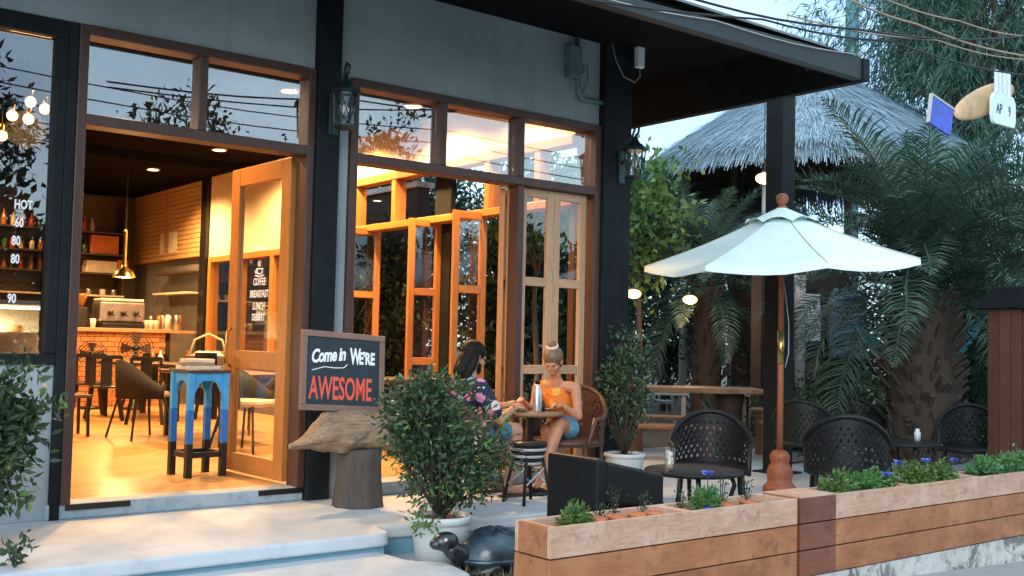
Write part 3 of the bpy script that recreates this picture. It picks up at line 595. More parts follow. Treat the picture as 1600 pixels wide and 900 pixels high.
tag(box('menu_box', 'black_metal', (3.46,3.62,8.56,8.66,.966,1.10), None, .006), 'black upright menu box at the back of the blue stand', 'box')

# ------------------------------------------------------------------ wall lanterns
def lantern(x, y, z, label):
    t = thing('wall_lantern', label, 'lantern', (x,y,z), 0, 'black coach lanterns on the pillars')
    box('back_plate', 'lantern_metal', (-.04,.04,.17,.19,-.30,.02), t, .008)
    MB().tube([(0,.18,-.12),(0,.1,-.02),(0,.03,.16),(0,-.01,.24),(0,-.05,.21),(0,-.04,.16),(0,0,.14)], .012, 8).build('scroll_arm', 'lantern_metal', t, True)
    MB().lathe([(.001,.14),(.02,.13),(.035,.09),(.06,.06),(.12,.02),(.125,0),(.10,-.004),(.001,-.004)], n=8).build('cap', 'lantern_metal', t)
    MB().lathe([(.001,-.29),(.05,-.28),(.085,-.26),(.085,-.245),(.001,-.245)], n=8).build('base', 'lantern_metal', t)
    g = MB().lathe([(.095,-.005),(.08,-.245)], n=8, cap=False).build('glass', 'clear_glass', t)
    b = MB()
    for k in range(8):
        a = 2*math.pi*k/8; a2 = 2*math.pi*(k+1)/8; P = lambda r, an, z: (r*math.cos(an), r*math.sin(an), z)
        b.tube([P(.098,a,-.005),P(.083,a,-.245)], .006, 5); b.tube([P(.098,a,-.02),P(.083,a2,-.23)], .0035, 4); b.tube([P(.098,a2,-.02),P(.083,a,-.23)], .0035, 4)
    b.build('cage', 'lantern_metal', t); MB().ball((0,0,-.13), (.03,.03,.045), 10, 7).build('bulb', 'plate', t, True)
lantern(4.0,7.20,3.13,'black coach lantern on the dark pillar beside the entrance'); lantern(7.12,7.19,3.09,'black coach lantern on the corner pillar under the canopy')

# ------------------------------------------------------------------ chalkboard sign, driftwood, stump
sg = thing('chalkboard_sign', 'tilted chalkboard sign with white and red lettering propped on driftwood', 'sign', (3.95,7.02,.995)); sg.rotation_euler = (R(-6), R(3.2), R(1))
W, Hh, fr = .71, .585, .045
box('board', 'chalkboard', (-W/2+.02,W/2-.02,-.008,.01,-Hh/2+.02,Hh/2-.02), sg)
for b in ((-W/2,W/2,-.02,.015,Hh/2-fr,Hh/2),(-W/2,W/2,-.02,.015,-Hh/2,-Hh/2+fr),(-W/2,-W/2+fr,-.019,.014,-Hh/2+fr,Hh/2-fr),(W/2-fr,W/2,-.019,.014,-Hh/2+fr,Hh/2-fr)): box('frame_rail', 'board_frame', b, sg, .004)
text('lettering', 'Come in', .135, T(-.275,-.0095,.055) @ XZ @ Matrix.Rotation(R(7),4,'Z'), 'lettering_white', sg, .66, shear=.38, off=.0045, space=.92)
text('lettering', "W", .165, T(.055,-.0095,.065) @ XZ, 'lettering_white', sg, .50, off=.006)
text('lettering', "E'RE", .125, T(.130,-.0095,.068) @ XZ, 'lettering_white', sg, .62, off=.005)
text('lettering', 'AWESOME', .235, T(-.285,-.0095,-.205) @ XZ, 'lettering_red', sg, .475, off=.004, space=1.0)
MB().tube([(-.265,-.0095,.0),(-.16,-.0095,.03),(-.07,-.0095,.025),(0,-.0095,.03),(.03,-.0095,.055)], .004, 5).build('flourish', 'lettering_white', sg)
sp = thing('stump', 'dark weathered round stump under the driftwood', 'stump', (4.10,7.0,0))
prof = [(.19,0),(.185,.05),(.17,.2),(.165,.35),(.17,.42),(.15,.43),(.001,.425)]; ns = 28; V = []
for r, z in prof:
    for k in range(ns): V.append(((r*(1+.05*math.sin(k*1.9)+.03*math.sin(k*4.3+z*3)))*math.cos(2*math.pi*k/ns), (r*(1+.05*math.sin(k*1.9)))*math.sin(2*math.pi*k/ns), z))
MB().add(V, [(i*ns+k,i*ns+(k+1)%ns,(i+1)*ns+(k+1)%ns,(i+1)*ns+k) for i in range(len(prof)-1) for k in range(ns)]).build('trunk', 'stump_wood', sp, True)
# driftwood: lofted sections, snout to the left
from mathutils import noise as mn
secs = [(3.49,.465,.012,.012,-.02),(3.51,.465,.03,.022,-.02),(3.56,.472,.05,.033,-.01),(3.63,.482,.075,.045,0),(3.69,.50,.10,.068,0),(3.74,.53,.12,.12,.01),(3.80,.545,.145,.152,.02),(3.90,.55,.165,.162,.02),(4.0,.55,.175,.155,.03),(4.12,.55,.18,.148,.03),(4.24,.548,.17,.14,.02),(4.34,.545,.15,.13,.02),(4.43,.545,.11,.10,.0),(4.46,.545,.02,.02,0)]
V = []; ns = 52
_s = []
for i in range(len(secs)-1):
    for k in range(4): _s.append(tuple(a+(b-a)*k/4 for a, b in zip(secs[i], secs[i+1])))
secs = _s+[secs[-1]]
for x, z, ry, rz_, oy in secs:
    for k in range(ns):
        a = 2*math.pi*k/ns; q = Vector((x, 6.98+oy+ry*math.cos(a), z+rz_*math.sin(a)))
        d = mn.noise(q*Vector((5,8,8)))*.05+mn.noise(q*Vector((9,20,20)))*.016-max(0,.12-abs(mn.noise(q*Vector((3,11,11))+Vector((3,1,7)))))*.12+mn.noise(q*60)*.002
        s = min(1, rz_/.07); V.append(q+Vector((0, math.cos(a), math.sin(a)))*d*s)
dw = MB().add(V, [(i*ns+k,i*ns+(k+1)%ns,(i+1)*ns+(k+1)%ns,(i+1)*ns+k) for i in range(len(secs)-1) for k in range(ns)]).build('driftwood_log', 'log_wood', None, True)
sd = dw.modifiers.new('s', 'SUBSURF'); sd.levels = sd.render_levels = 1
tag(dw, 'pale lumpy driftwood log with a pointed snout resting on the stump', 'driftwood')

# ------------------------------------------------------------------ planters along the street
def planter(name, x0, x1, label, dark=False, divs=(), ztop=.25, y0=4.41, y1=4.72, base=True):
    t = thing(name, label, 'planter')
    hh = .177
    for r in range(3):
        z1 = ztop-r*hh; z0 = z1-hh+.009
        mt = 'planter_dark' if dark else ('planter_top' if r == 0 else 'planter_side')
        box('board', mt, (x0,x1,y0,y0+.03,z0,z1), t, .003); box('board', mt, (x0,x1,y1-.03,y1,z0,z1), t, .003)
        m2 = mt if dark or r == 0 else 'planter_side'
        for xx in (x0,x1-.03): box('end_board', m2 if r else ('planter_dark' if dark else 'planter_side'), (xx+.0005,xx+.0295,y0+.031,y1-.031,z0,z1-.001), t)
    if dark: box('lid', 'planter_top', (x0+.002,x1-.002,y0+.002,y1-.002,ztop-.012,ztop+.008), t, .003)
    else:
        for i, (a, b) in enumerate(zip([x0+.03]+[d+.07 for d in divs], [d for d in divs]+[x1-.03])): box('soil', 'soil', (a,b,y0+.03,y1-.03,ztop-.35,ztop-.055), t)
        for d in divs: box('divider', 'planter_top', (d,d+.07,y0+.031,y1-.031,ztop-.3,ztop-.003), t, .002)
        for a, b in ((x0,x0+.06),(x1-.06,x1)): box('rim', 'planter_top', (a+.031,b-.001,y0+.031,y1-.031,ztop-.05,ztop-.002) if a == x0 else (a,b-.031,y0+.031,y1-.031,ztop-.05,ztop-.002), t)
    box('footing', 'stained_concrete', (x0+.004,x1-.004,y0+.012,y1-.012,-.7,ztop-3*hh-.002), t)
    return t
planter('planter_box', 3.78,5.93,'timber planter box at the left end, with terracotta pots and sparse herbs',divs=(4.87,))
planter('planter_post', 5.965,6.36,'dark red timber block between the two planter boxes',True)
planter('planter_box', 6.363,9.75,'timber planter box on the right with leafy green plants and blue flowers',divs=(7.30,8.30))
planter('planter_box', 9.78,12.5,'further timber planter box running out of the picture on the right',divs=(10.6,))
MB().prism([(6.3,4.12),(13,4.12),(13,4.42),(6.3,4.42)], -.75, -.50).build('kerb', 'stained_concrete', None, bevel=.03)['kind'] = 'structure'

# ------------------------------------------------------------------ gate post on the right
gp = thing('gate_post', 'reddish brown panelled timber gate post at the right edge', 'post', (0,0,-.3))
for i in range(4): box('board', 'gate_wood', (10.32+i*.152,10.464+i*.152,5.0,5.06,0,1.98), gp, .004)
box('core', 'hut_wood', (10.33,10.92,5.062,5.4,0,1.96), gp)
for i in range(3): box('board', 'gate_wood', (10.295,10.329,5.062+i*.114,5.062+i*.114+.108,0,1.98), gp, .003); MB().add([(10.22,4.92,1.98),(11.1,4.92,1.98),(11.1,5.5,1.98),(10.22,5.5,1.98),(10.37,5.0,2.20),(11.1,5.0,2.26),(11.1,5.4,2.26),(10.37,5.4,2.20)], [(0,3,2,1),(4,5,6,7),(0,1,5,4),(1,2,6,5),(2,3,7,6),(3,0,4,7)]).build('cap', 'dark_paint', gp, bevel=.01)
MB().tube([(10.56+.05*math.cos(a*.52),4.93,2.09+.05*math.sin(a*.52)) for a in range(13)], .014, 8).build('ring', 'scrunchie', gp, True)

# ------------------------------------------------------------------ umbrella
um = thing('patio_umbrella', 'white market umbrella with reddish timber pole and turned base', 'umbrella', (8.86,6.81,-.2), R(8))
MB().lathe([(.001,0),(.165,0),(.165,.05),(.14,.075),(.12,.10),(.125,.15),(.13,.20),(.115,.25),(.085,.29),(.10,.32),(.10,.36),(.08,.40),(.035,.42)], n=24).build('base', 'umbrella_wood', um, True)
MB().lathe([(.031,.40),(.031,1.28),(.029,1.29)], n=14).build('pole', 'umbrella_wood', um, True); MB().lathe([(.034,1.28),(.034,1.62)], n=14).build('pole_joint', 'brass', um, True); MB().lathe([(.029,1.62),(.027,2.87),(.001,2.88)], n=14).build('pole', 'umbrella_wood', um, True)
MB().lathe([(.03,2.85),(.055,2.865),(.05,2.885),(.028,2.90),(.03,2.91),(.055,2.93),(.064,2.965),(.055,3.0),(.03,3.02),(.001,3.025)], n=16).build('finial', 'umbrella_wood', um, True)
RU, ZE, ZT, ZV = 1.42, 2.345, 2.78, 2.84
for k in range(8):
    a0, a1 = 2*math.pi*k/8, 2*math.pi*(k+1)/8
    m = MB(); nu, nv = 6, 6; V = []
    for i in range(nu+1):
        for j in range(nv+1):
            r = .24+(RU-.24)*i/nu; t = j/nv
            p0 = Vector((math.cos(a0),math.sin(a0),0)); p1 = Vector((math.cos(a1),math.sin(a1),0)); q = p0.lerp(p1, t)*r
            sag = .05*(i/nu)*math.sin(math.pi*t)+.025*math.sin(math.pi*i/nu)+.012*mn.noise(Vector((q.x*3,q.y*3,k)))*math.sin(math.pi*t)
            V.append((q.x, q.y, ZT-.03+(ZE-ZT)*(i/nu)-sag))
    F = [(i*(nv+1)+j,(i+1)*(nv+1)+j,(i+1)*(nv+1)+j+1,i*(nv+1)+j+1) for i in range(nu) for j in range(nv)]
    nb = len(V); e = nu*(nv+1)
    V += [(V[e+j][0]*1.002,V[e+j][1]*1.002,V[e+j][2]-.05) for j in range(nv+1)]; F += [(e+j,nb+j,nb+j+1,e+j+1) for j in range(nv)]
    o = m.add(V, F).build('canopy_panel', 'umbrella_fabric', um, True)
    V = []
    for i in range(4):
        for j in range(nv+1):
            t = j/nv; r = .03+.35*i/3; q = Vector((math.cos(a0),math.sin(a0),0)).lerp(Vector((math.cos(a1),math.sin(a1),0)), t)*r
            V.append((q.x, q.y, ZV+.04-.155*(i/3)+(.05*math.sin(math.pi*t) if i == 3 else 0)))
    MB().add(V, [(i*(nv+1)+j,(i+1)*(nv+1)+j,(i+1)*(nv+1)+j+1,i*(nv+1)+j+1) for i in range(3) for j in range(nv)]).build('vent_panel', 'umbrella_fabric', um, True)
    c, s = math.cos(a0), math.sin(a0)
    MB().tube([(c*(.24+(RU-.24)*i/6), s*(.24+(RU-.24)*i/6), ZT-.027+(ZE-ZT)*(i/6)-.025*math.sin(math.pi*i/6)) for i in range(7)], .006, 5).build('seam', 'umbrella_under', um, True)
    MB().bar((.05*c,.05*s,ZT-.06),(1.40*c,1.40*s,ZE-.045),.022,.028).build('rib', 'umbrella_wood', um); MB().bar((.05*c,.05*s,2.22),(.72*c,.72*s,2.54),.016,.02).build('strut', 'umbrella_wood', um)
_ax = Vector((math.cos(R(-38.25-8)), math.sin(R(-38.25-8)), 0)); _pv = Vector((0,0,2.70))
_tm = Matrix.Translation(_pv) @ Matrix.Rotation(R(-3.0), 4, Vector((math.sin(R(38.25+8)), math.cos(R(38.25+8)), 0))) @ Matrix.Rotation(R(4.2), 4, _ax) @ Matrix.Translation(-_pv)
for o in kids(um):
    if o.name.split('.')[0] in ('canopy_panel','vent_panel','rib','strut','seam'): o.data.transform(_tm)
MB().lathe([(.03,2.18),(.06,2.19),(.06,2.26),(.03,2.27)], n=14).build('runner', 'umbrella_wood', um, True)
MB().tube([(.0,-.03,2.1),(.03,-.07,1.7),(.05,-.06,1.4),(.02,-.04,1.25)], .005, 5).build('cord', 'white_rattan', um, True)

# ------------------------------------------------------------------ woven armchairs
def armchair(name, mat, label, group, scale=1.0):
    t = thing(name, label, 'chair', (0,0,0), 0, group)
    A = lambda a, z, rx=.34, ry=.30: (rx*math.cos(a), ry*math.sin(a), z)
    def top(a): # height of the rim round the back
        s = max(0, math.sin(a)); return .62+.26*s**1.2
    a0, a1 = R(-25), R(205)
    N = 24; rim = [A(a0+(a1-a0)*i/N, top(a0+(a1-a0)*i/N), .345, .31) for i in range(N+1)]
    rim = [(rim[0][0]*.96,-.27,.40)]+rim+[(rim[-1][0]*.96,-.27,.40)]
    MB().tube(rim, .022, 8).build('rim', mat, t, True)
    w = MB(); K = 22
    def S(u, v):
        a = R(-15)+R(210)*u; zt = top(a); z = .40+(zt-.40)*v; b = 1+.03*v
        return Vector(A(a, z, .335*b, .30*b))
    for d in (1,-1):
        for k in range(-8, K):
            pts = []
            for j in range(9):
                v = j/8; u = (k+ .5 + d*v*5.0)/K if d == 1 else (k+5.5+d*v*5.0)/K
                if 0 <= u <= 1: pts.append(S(u, v))
            if len(pts) > 1:
                V = []
                for p in pts:
                    tdir = Vector((-p.y, p.x, 0)).normalized(); V += [p-tdir*.0165, p+tdir*.0165]
                w.add(V, [(2*i,2*i+1,2*i+3,2*i+2) for i in range(len(pts)-1)])
    for v in (.08,.93):
        V = []
        for i in range(25):
            p = S(i/24, v); V += [p-Vector((0,0,.03)), p+Vector((0,0,.03))]
        w.add(V, [(2*i,2*i+1,2*i+3,2*i+2) for i in range(24)])
    w.build('woven_back', mat, t)
    MB().lathe([(.001,.38),(.31,.38),(.335,.40),(.335,.42),(.31,.44),(.001,.445)], n=24).build('seat', mat, t, True)
    for x, y in ((-.25,-.22),(.25,-.22),(-.24,.22),(.24,.22)): MB().tube([(x,y,.40),(x*1.06,y*1.1,.2),(x*1.2,y*1.25,0)], [.02,.018,.016], 8).build('leg', mat, t, True)
    MB().tube([(-.26,-.24,.14),(0,-.16,.2),(.26,-.24,.14)], .011, 6).build('stretcher', mat, t, True)
    return t
G1 = 'black woven patio armchairs'
ca = armchair('woven_armchair', 'black_rattan', 'x', G1)
for i, (x, y, a, lab, s) in enumerate(((6.98,6.08,-48,'black woven armchair behind the round table with the glass',1.0),(7.86,5.36,128,'black woven armchair with its back to the planter, right of the umbrella',1.02),(9.88,7.25,112,'black woven armchair just behind the umbrella base',1.0),(11.4,7.6,-30,'black woven armchair furthest back, before the thick palm trunk',.98),(11.05,6.0,-62,'black woven armchair beside the reddish gate post, light through its weave',.98))):
    o = ca if i == 0 else dup(ca)
    o.location = (x,y,-.2); o.rotation_euler = (0,0,R(a)); o['label'] = lab; o.scale = (s,)*3
cb2 = armchair('rattan_chair', 'brown_rattan', 'brown rattan chair with rounded back under the woman', 'brown rattan chairs'); cb2.location = (6.14,6.97,0); cb2.rotation_euler = (0,0,R(-62)); cb2.scale = (.95,.95,.98)
o = dup(cb2, 'brown rattan chair under the man in the floral shirt', (4.96,6.93,0), R(90))
# box armchair (black wicker)
ba = thing('wicker_armchair', 'square black wicker armchair at the end of the left planter', 'chair', (5.0,5.28,-.2), R(0))
box('back_panel', 'black_rattan', (-.30,-.22,-.25,.26,.12,.71), ba, .02); box('seat', 'black_rattan', (-.219,.30,-.17,.18,.24,.36), ba, .02); box('cushion', 'black_cushion', (-.21,.29,-.165,.175,.361,.43), ba, .03)
for y in (-.25,.18): MB().add([(x,yy,z) for x,z in ((-.219,.42),(.31,.36),(.31,.58),(-.219,.69)) for yy in (y,y+.075)], [(0,2,4,6),(7,5,3,1),(0,1,3,2),(2,3,5,4),(4,5,7,6),(6,7,1,0)]).build('arm', 'black_rattan', ba, bevel=.018)
for x in (-.26,.27):
    for y in (-.21,.22): box('leg', 'black_metal', (x-.025,x+.025,y-.025,y+.025,0,.42 if x > 0 else .14), ba)
def round_table(x, y, z, h, r, label, mat='black_rattan'):
    t = thing('garden_table', label, 'table', (x,y,z), R(20), 'black cast garden tables')
    MB().lathe([(.001,h-.03),(r-.03,h-.035),(r,h-.025),(r+.005,h-.01),(r-.01,h),(.001,h)], n=40).build('table_top', mat, t, True)
    for k in range(4):
        a = k*math.pi/2+.5; c, s = math.cos(a), math.sin(a)
        MB().tube([(c*q,s*q,w*h) for q,w in ((r*.75,.95),(r*.83,.8),(r*.72,.58),(r*.45,.38),(r*.45,.2),(r*.75,0))], [.02,.018,.016,.015,.016,.02], 8).build('leg', mat, t, True)
    MB().lathe([(r*.45,.19*h),(r*.46,.21*h),(.001,.215*h)], n=24).build('lower_ring', mat, t, True)
    return t
round_table(5.98,5.37,-.2,.54,.36,'low round black table with a drinking glass, behind the left planter'); round_table(9.75,5.95,-.2,.54,.34,'round black table between the gate post and the umbrella')
gl = thing('drinking_glass', 'tall clear glass of iced drink on the low round table', 'glass', (5.73,5.38,.341)); MB().lathe([(.001,.002),(.032,.002),(.034,.02),(.043,.165),(.040,.165),(.031,.02),(.001,.012)], n=20, cap=False).build('tumbler', 'clear_glass', gl, True); MB().lathe([(.001,.015),(.03,.018),(.034,.075),(.001,.08)], n=16).build('drink', 'bottle_clear', gl, True)
for k in range(5): MB().box(-.012,.012,-.012,.012,-.012,.012).build('ice', 'plate', gl, loc=(.014*math.cos(k*2.1),.014*math.sin(k*2.1),.085+.012*k), rot=(k,k*2,k*.7))
tag(MB().lathe([(.001,0),(.03,0),(.032,.08),(.02,.1),(.02,.12),(.001,.12)], n=12).build('glass_jar', 'ceramic', None, True, loc=(9.95,5.95,.341)), 'small pale jar on the round table beside the gate post', 'jar')

# ------------------------------------------------------------------ couple's table and stool
bt = thing('bistro_table', 'small round wooden cafe table between the man and the woman', 'table', (5.66,6.90,0))
MB().lathe([(.001,.64),(.27,.64),(.285,.65),(.285,.67),(.27,.678),(.001,.678)], n=36).build('table_top', 'table_wood', bt, True); MB().lathe([(.03,.05),(.028,.6),(.10,.64)], n=14, cap=False).build('pedestal', 'black_metal', bt, True); MB().lathe([(.21,0),(.21,.02),(.04,.05),(.001,.05)], n=24).build('foot', 'black_metal', bt, True)
sr = thing('rattan_stool', 'empty black and white rattan stool drawn up to the bistro table', 'stool', (5.30,6.47,0), R(20))
MB().lathe([(.001,.42),(.13,.43),(.145,.44),(.15,.46),(.14,.475),(.001,.47)], n=24).build('seat', 'black_rattan', sr, True)
for i in range(5): MB().lathe([(.137-.010*i,.43-.027*i),(.150-.010*i,.42-.027*i),(.137-.010*i,.408-.027*i)], n=24, cap=False).build('weave_band', 'black_rattan' if i % 2 else 'white_rattan', sr, True)
for k in range(4):
    a = k*math.pi/2+.4; MB().tube([(.10*math.cos(a),.10*math.sin(a),.42),(.19*math.cos(a),.19*math.sin(a),0)], .013, 8).build('leg', 'black_rattan', sr, True); b = a+math.pi/2
    MB().tube([(.16*math.cos(a),.16*math.sin(a),.14),(.13*math.cos(b),.13*math.sin(b),.28)], .008, 6).build('brace', 'white_rattan', sr, True)
wb = thing('steel_bottle', 'brushed steel drinking bottle with black cap on the bistro table', 'bottle', (5.62,6.76,.679)); MB().lathe([(.001,0),(.036,0),(.037,.01),(.037,.17),(.02,.215),(.02,.225),(.001,.225)], n=18).build('body', 'bottle_steel', wb, True); MB().lathe([(.022,.226),(.022,.265),(.016,.27),(.001,.27)], n=14).build('cap', 'black_metal', wb, True)
for x, y, lab in ((5.50,6.88,'white plate in front of the man on the bistro table'),(5.80,6.90,'white plate in front of the woman on the bistro table')):
    tag(MB().lathe([(.001,.002),(.05,.0),(.09,.015),(.092,.018),(.05,.008),(.001,.008)], n=24).build('plate', 'plate', None, True, loc=(x,y,.679)), lab, 'plate')
tag(MB().lathe([(.001,0),(.03,0),(.035,.07),(.001,.07)], n=14).build('cup', 'black_metal', None, True, loc=(5.70,6.80,.679)), 'small dark cup beside the steel bottle', 'cup')

# ------------------------------------------------------------------ potted bush pot, pot by pillar
def pot(x, y, z, r, h, label):
    t = thing('plant_pot', label, 'pot', (x,y,z)); MB().lathe([(.001,0),(r*.78,0),(r*.92,h*.8),(r*.93,h*.84),(r,h*.86),(r,h*.97),(r*.97,h),(r*.88,h),(r*.86,h*.9),(.001,h*.9)], n=36).build('body', 'ceramic', t, True); MB().lathe([(r*.85,h*.91),(.001,h*.93)], n=20, cap=False).build('soil', 'soil', t); return t
pot(4.02,5.80,-.2,.205,.31,'round white pot holding the bush at the terrace edge'); pot(7.03,7.17,0,.195,.24,'round white pot in front of the corner pillar'); pot(1.30,6.62,0,.22,.4,'white pot under the shrub by the left window')

# ------------------------------------------------------------------ turtle statue
tt = thing('turtle_statue', 'glossy dark blue turtle statue with raised head beside the white pot', 'statue', (4.12,5.36,-.2), R(-8))
sh = MB(); V = []; nr, ns = 9, 26
for i in range(nr+1):
    ph = math.pi/2*i/nr
    for k in range(ns):
        a = 2*math.pi*k/ns; rr = math.cos(ph); bumpy = 1+.035*math.cos(a*6)*math.sin(ph*4)
        V.append((.235*rr*math.cos(a)*bumpy, .19*rr*math.sin(a)*bumpy, .10+.19*math.sin(ph)*bumpy))
sh.add(V, [(i*ns+k,i*ns+(k+1)%ns,(i+1)*ns+(k+1)%ns,(i+1)*ns+k) for i in range(nr) for k in range(ns)]).build('shell', 'turtle_shell', tt, True)
MB().lathe([(.001,.05),(.2,.055),(.25,.09),(.255,.105),(.235,.115),(.001,.115)], n=28).build('shell_rim', 'turtle_shell', tt, True).scale = (1,.82,1)
hd = MB().tube([(-.18,0,.11),(-.24,-.01,.13),(-.30,-.02,.17),(-.335,-.03,.205)], [.075,.065,.055,.05], 14).ball((-.35,-.03,.225), (.085,.065,.06), 16, 10).ball((-.41,-.032,.215), (.045,.045,.036), 12, 8)
hb = hd.build('head', 'turtle_skin', tt, True)
for y in (-.085,.025): MB().ball((-.375,y,.245), .012, 8, 6).build('eye', 'bottle_clear', hb, True)
for x, y, a in ((-.16,-.17,-40),(-.15,.17,40),(.17,-.15,-140),(.17,.15,140)):
    MB().ball((0,0,0), (.12,.05,.035), 14, 8).build('flipper', 'turtle_skin', tt, True, loc=(x,y,.05), rot=(0,R(18),R(180+a)))

# ------------------------------------------------------------------ canopy fixtures and cables
eb = thing('electric_box', 'grey electric box with conduit on the plaster under the canopy', 'electric box', (0,0,0))
box('case', 'conduit', (6.44,6.58,7.36,7.458,3.72,4.02), eb, .008); MB().tube([(6.56,7.42,4.12),(6.56,7.40,3.75),(6.58,7.41,3.60),(6.64,7.42,3.54),(6.9,7.42,3.55)], .024, 10).build('conduit', 'conduit', eb, True); MB().tube([(6.58,7.44,3.85),(6.66,7.44,3.88),(6.68,7.44,3.82),(6.58,7.44,3.74)], .008, 6).build('wire', 'conduit', eb, True)
MB().tube([(6.72,7.45,3.9),(6.74,7.45,3.75),(6.68,7.45,3.62)], .004, 5).build('wire', 'conduit', eb, True)
rt_ = thing('wifi_antenna', 'slim white antenna box on the corner pillar under the canopy', 'antenna', (7.27,7.30,3.93)); box('case', 'white_paint', (-.045,.045,-.03,.03,0,.285), rt_, .01)
MB().tube([(0,0,0),(.02,.01,-.08),(-.03,.03,-.14),(-.15,.06,-.10),(-.24,.08,.05),(-.30,.08,.22)], .006, 6).build('lead', 'cable_pale', rt_, True)
def cable(name, pts, r, mat, label):
    P = [Vector(p) for p in pts]; out = []
    for i in range(len(P)-1):
        for k in range(6):
            t = k/6; q = P[i].lerp(P[i+1], t); q.z -= .12*math.sin(math.pi*t)*(P[i+1]-P[i]).length/6; out.append(q)
    out.append(P[-1]); tag(MB().tube(out, r*.7, 6).build(name, mat, None, True), label, 'cable', 'overhead cables crossing the sky')
# ------------------------------------------------------------------ foliage tools
def unit(a): return a/np.maximum(np.linalg.norm(a, axis=1, keepdims=True), 1e-6)
def leafmesh(name, P, D, L, W, mat, parent=None, kind=True, fold=.15):
    N = len(P); D = unit(D); S = unit(np.cross(D, unit(rng.normal(size=(N,3))))); U = np.cross(S, D)
    L = np.broadcast_to(np.asarray(L, float), (N,))[:,None]*rng.uniform(.65,1.25,(N,1)); W = np.broadcast_to(np.asarray(W, float), (N,))[:,None]*rng.uniform(.7,1.2,(N,1))
    V = np.stack([P, P+D*L*.45+S*W/2+U*W*fold, P+D*L, P+D*L*.45-S*W/2+U*W*fold], 1).reshape(-1,3)
    F = np.arange(4*N).reshape(N,4)
    o = pymesh(name, V, F, mat, parent)
    if kind: o['kind'] = 'stuff'
    return o
def clumps(c, r, K, n, spread, hollow=.45):
    d = unit(rng.normal(size=(K,3))); rad = (hollow+(1-hollow)*rng.random((K,1))**.6)
    rad *= (.8+.35*np.sin(3*d[:,:1]+2*d[:,1:2]*2+c[0])*.6)
    C = np.array(c)+d*rad*np.array(r)
    P = np.repeat(C, n, 0)+rng.normal(size=(K*n,3))*spread
    D = unit(P-np.array(c))*.7+rng.normal(size=(K*n,3))*.7+np.array([0,0,.1])
    return C, P, D
def branches(t, base, tips, r0, mat='trunk_bark', name='branch'):
    b = MB()
    base = Vector(base)
    for q in tips:
        q = Vector(q); m = base.lerp(q, .5)+Vector((random.uniform(-.1,.1), random.uniform(-.1,.1), .06))*(q-base).length
        b.tube([base, m, q], [r0, r0*.6, r0*.2], 5)
    return b.build(name, mat, t, True)
def bush(name, label, cat, base, c, r, K, n, spread, L, W, mat, stem=.02, group=None, trunkmat='trunk_bark', ntips=14):
    t = thing(name, label, cat, base, 0, group); b = np.array(base)
    C, P, D = clumps(np.array(c)-b, r, K, n, spread)
    leafmesh('foliage', P, D, L, W, mat, t)
    branches(t, (0,0,0), C[::max(1,len(C)//ntips)], stem, trunkmat, 'stem')
    return t
def tree(name, label, base, h, c, r, K, n, spread, L, W, mat, tr=.14, group=None):
    t = thing(name, label, 'tree', base, 0, group); b = np.array(base)
    C, P, D = clumps(np.array(c)-b, r, K, n, spread)
    leafmesh('crown', P, D, L, W, mat, t)
    k = Vector((0,0,h)); MB().tube([(0,0,-.1),(.06,.03,h*.4),(0,.05,h*.75),k], [tr,tr*.8,tr*.65,tr*.5], 9).build('trunk', 'trunk_bark', t, True)
    branches(t, k*.9, C[::max(1,len(C)//18)], tr*.4)
    return t
# potted bush in front
pb = bush('potted_bush', 'dense leafy bush growing from the white pot at the terrace edge', 'bush', (4.02,5.80,.08), (3.92,5.85,.76), (.27,.27,.36), 84, 40, .055, .054, .021, 'leaf_bush', .016, ntips=40)
C, P, D = clumps((.07,0,.36), (.45,.34,.30), 88, 38, .055); leafmesh('foliage', P, D, .054, .021, 'leaf_bush', pb); branches(pb, (0,0,0), C[::5], .012)
C, P, D = clumps((-.22,-.12,.03), (.10,.1,.07), 8, 10, .03); leafmesh('sprig', P, D, .055, .022, 'leaf_light', pb)
C, P, D = clumps((.02,0,.5), (.36,.34,.48), 24, 3, .015, .9); leafmesh('blossom', P, D, .024, .020, 'petal_pink', pb)
C, P, D = clumps((.02,-.05,.5), (.40,.36,.48), 60, 6, .03, .95); leafmesh('young_leaf', P, D, .05, .02, 'leaf_light', pb)
MB().tube([(0,0,0),(.02,.01,.2),(-.02,0,.4)], [.035,.028,.02], 8).build('trunk', 'trunk_bark', pb, True)
# shrub on the left
ls = bush('window_shrub', 'leafy shrub in front of the grey wall at the left edge', 'shrub', (1.30,6.62,.36), (1.42,6.60,.66), (.40,.3,.46), 120, 26, .055, .075, .032, 'leaf_bush', .015, ntips=30)
C, P, D = clumps((.12,-.02,.32), (.42,.3,.46), 46, 7, .035, .95); leafmesh('young_leaf', P, D, .065, .03, 'leaf_light', ls)
bush('low_sprig', 'small green sprig at the bottom left edge of the terrace', 'plant', (1.50,6.12,0), (1.50,6.10,.07), (.07,.07,.06), 10, 9, .02, .05, .024, 'leaf_bush', .005)
# plant in the pot beside the pillar
bush('potted_shrub', 'tall slim shrub growing from the white pot in front of the corner pillar', 'shrub', (7.03,7.17,.20), (7.03,7.15,.85), (.24,.22,.60), 90, 24, .05, .06, .024, 'leaf_bush', .014, ntips=30)
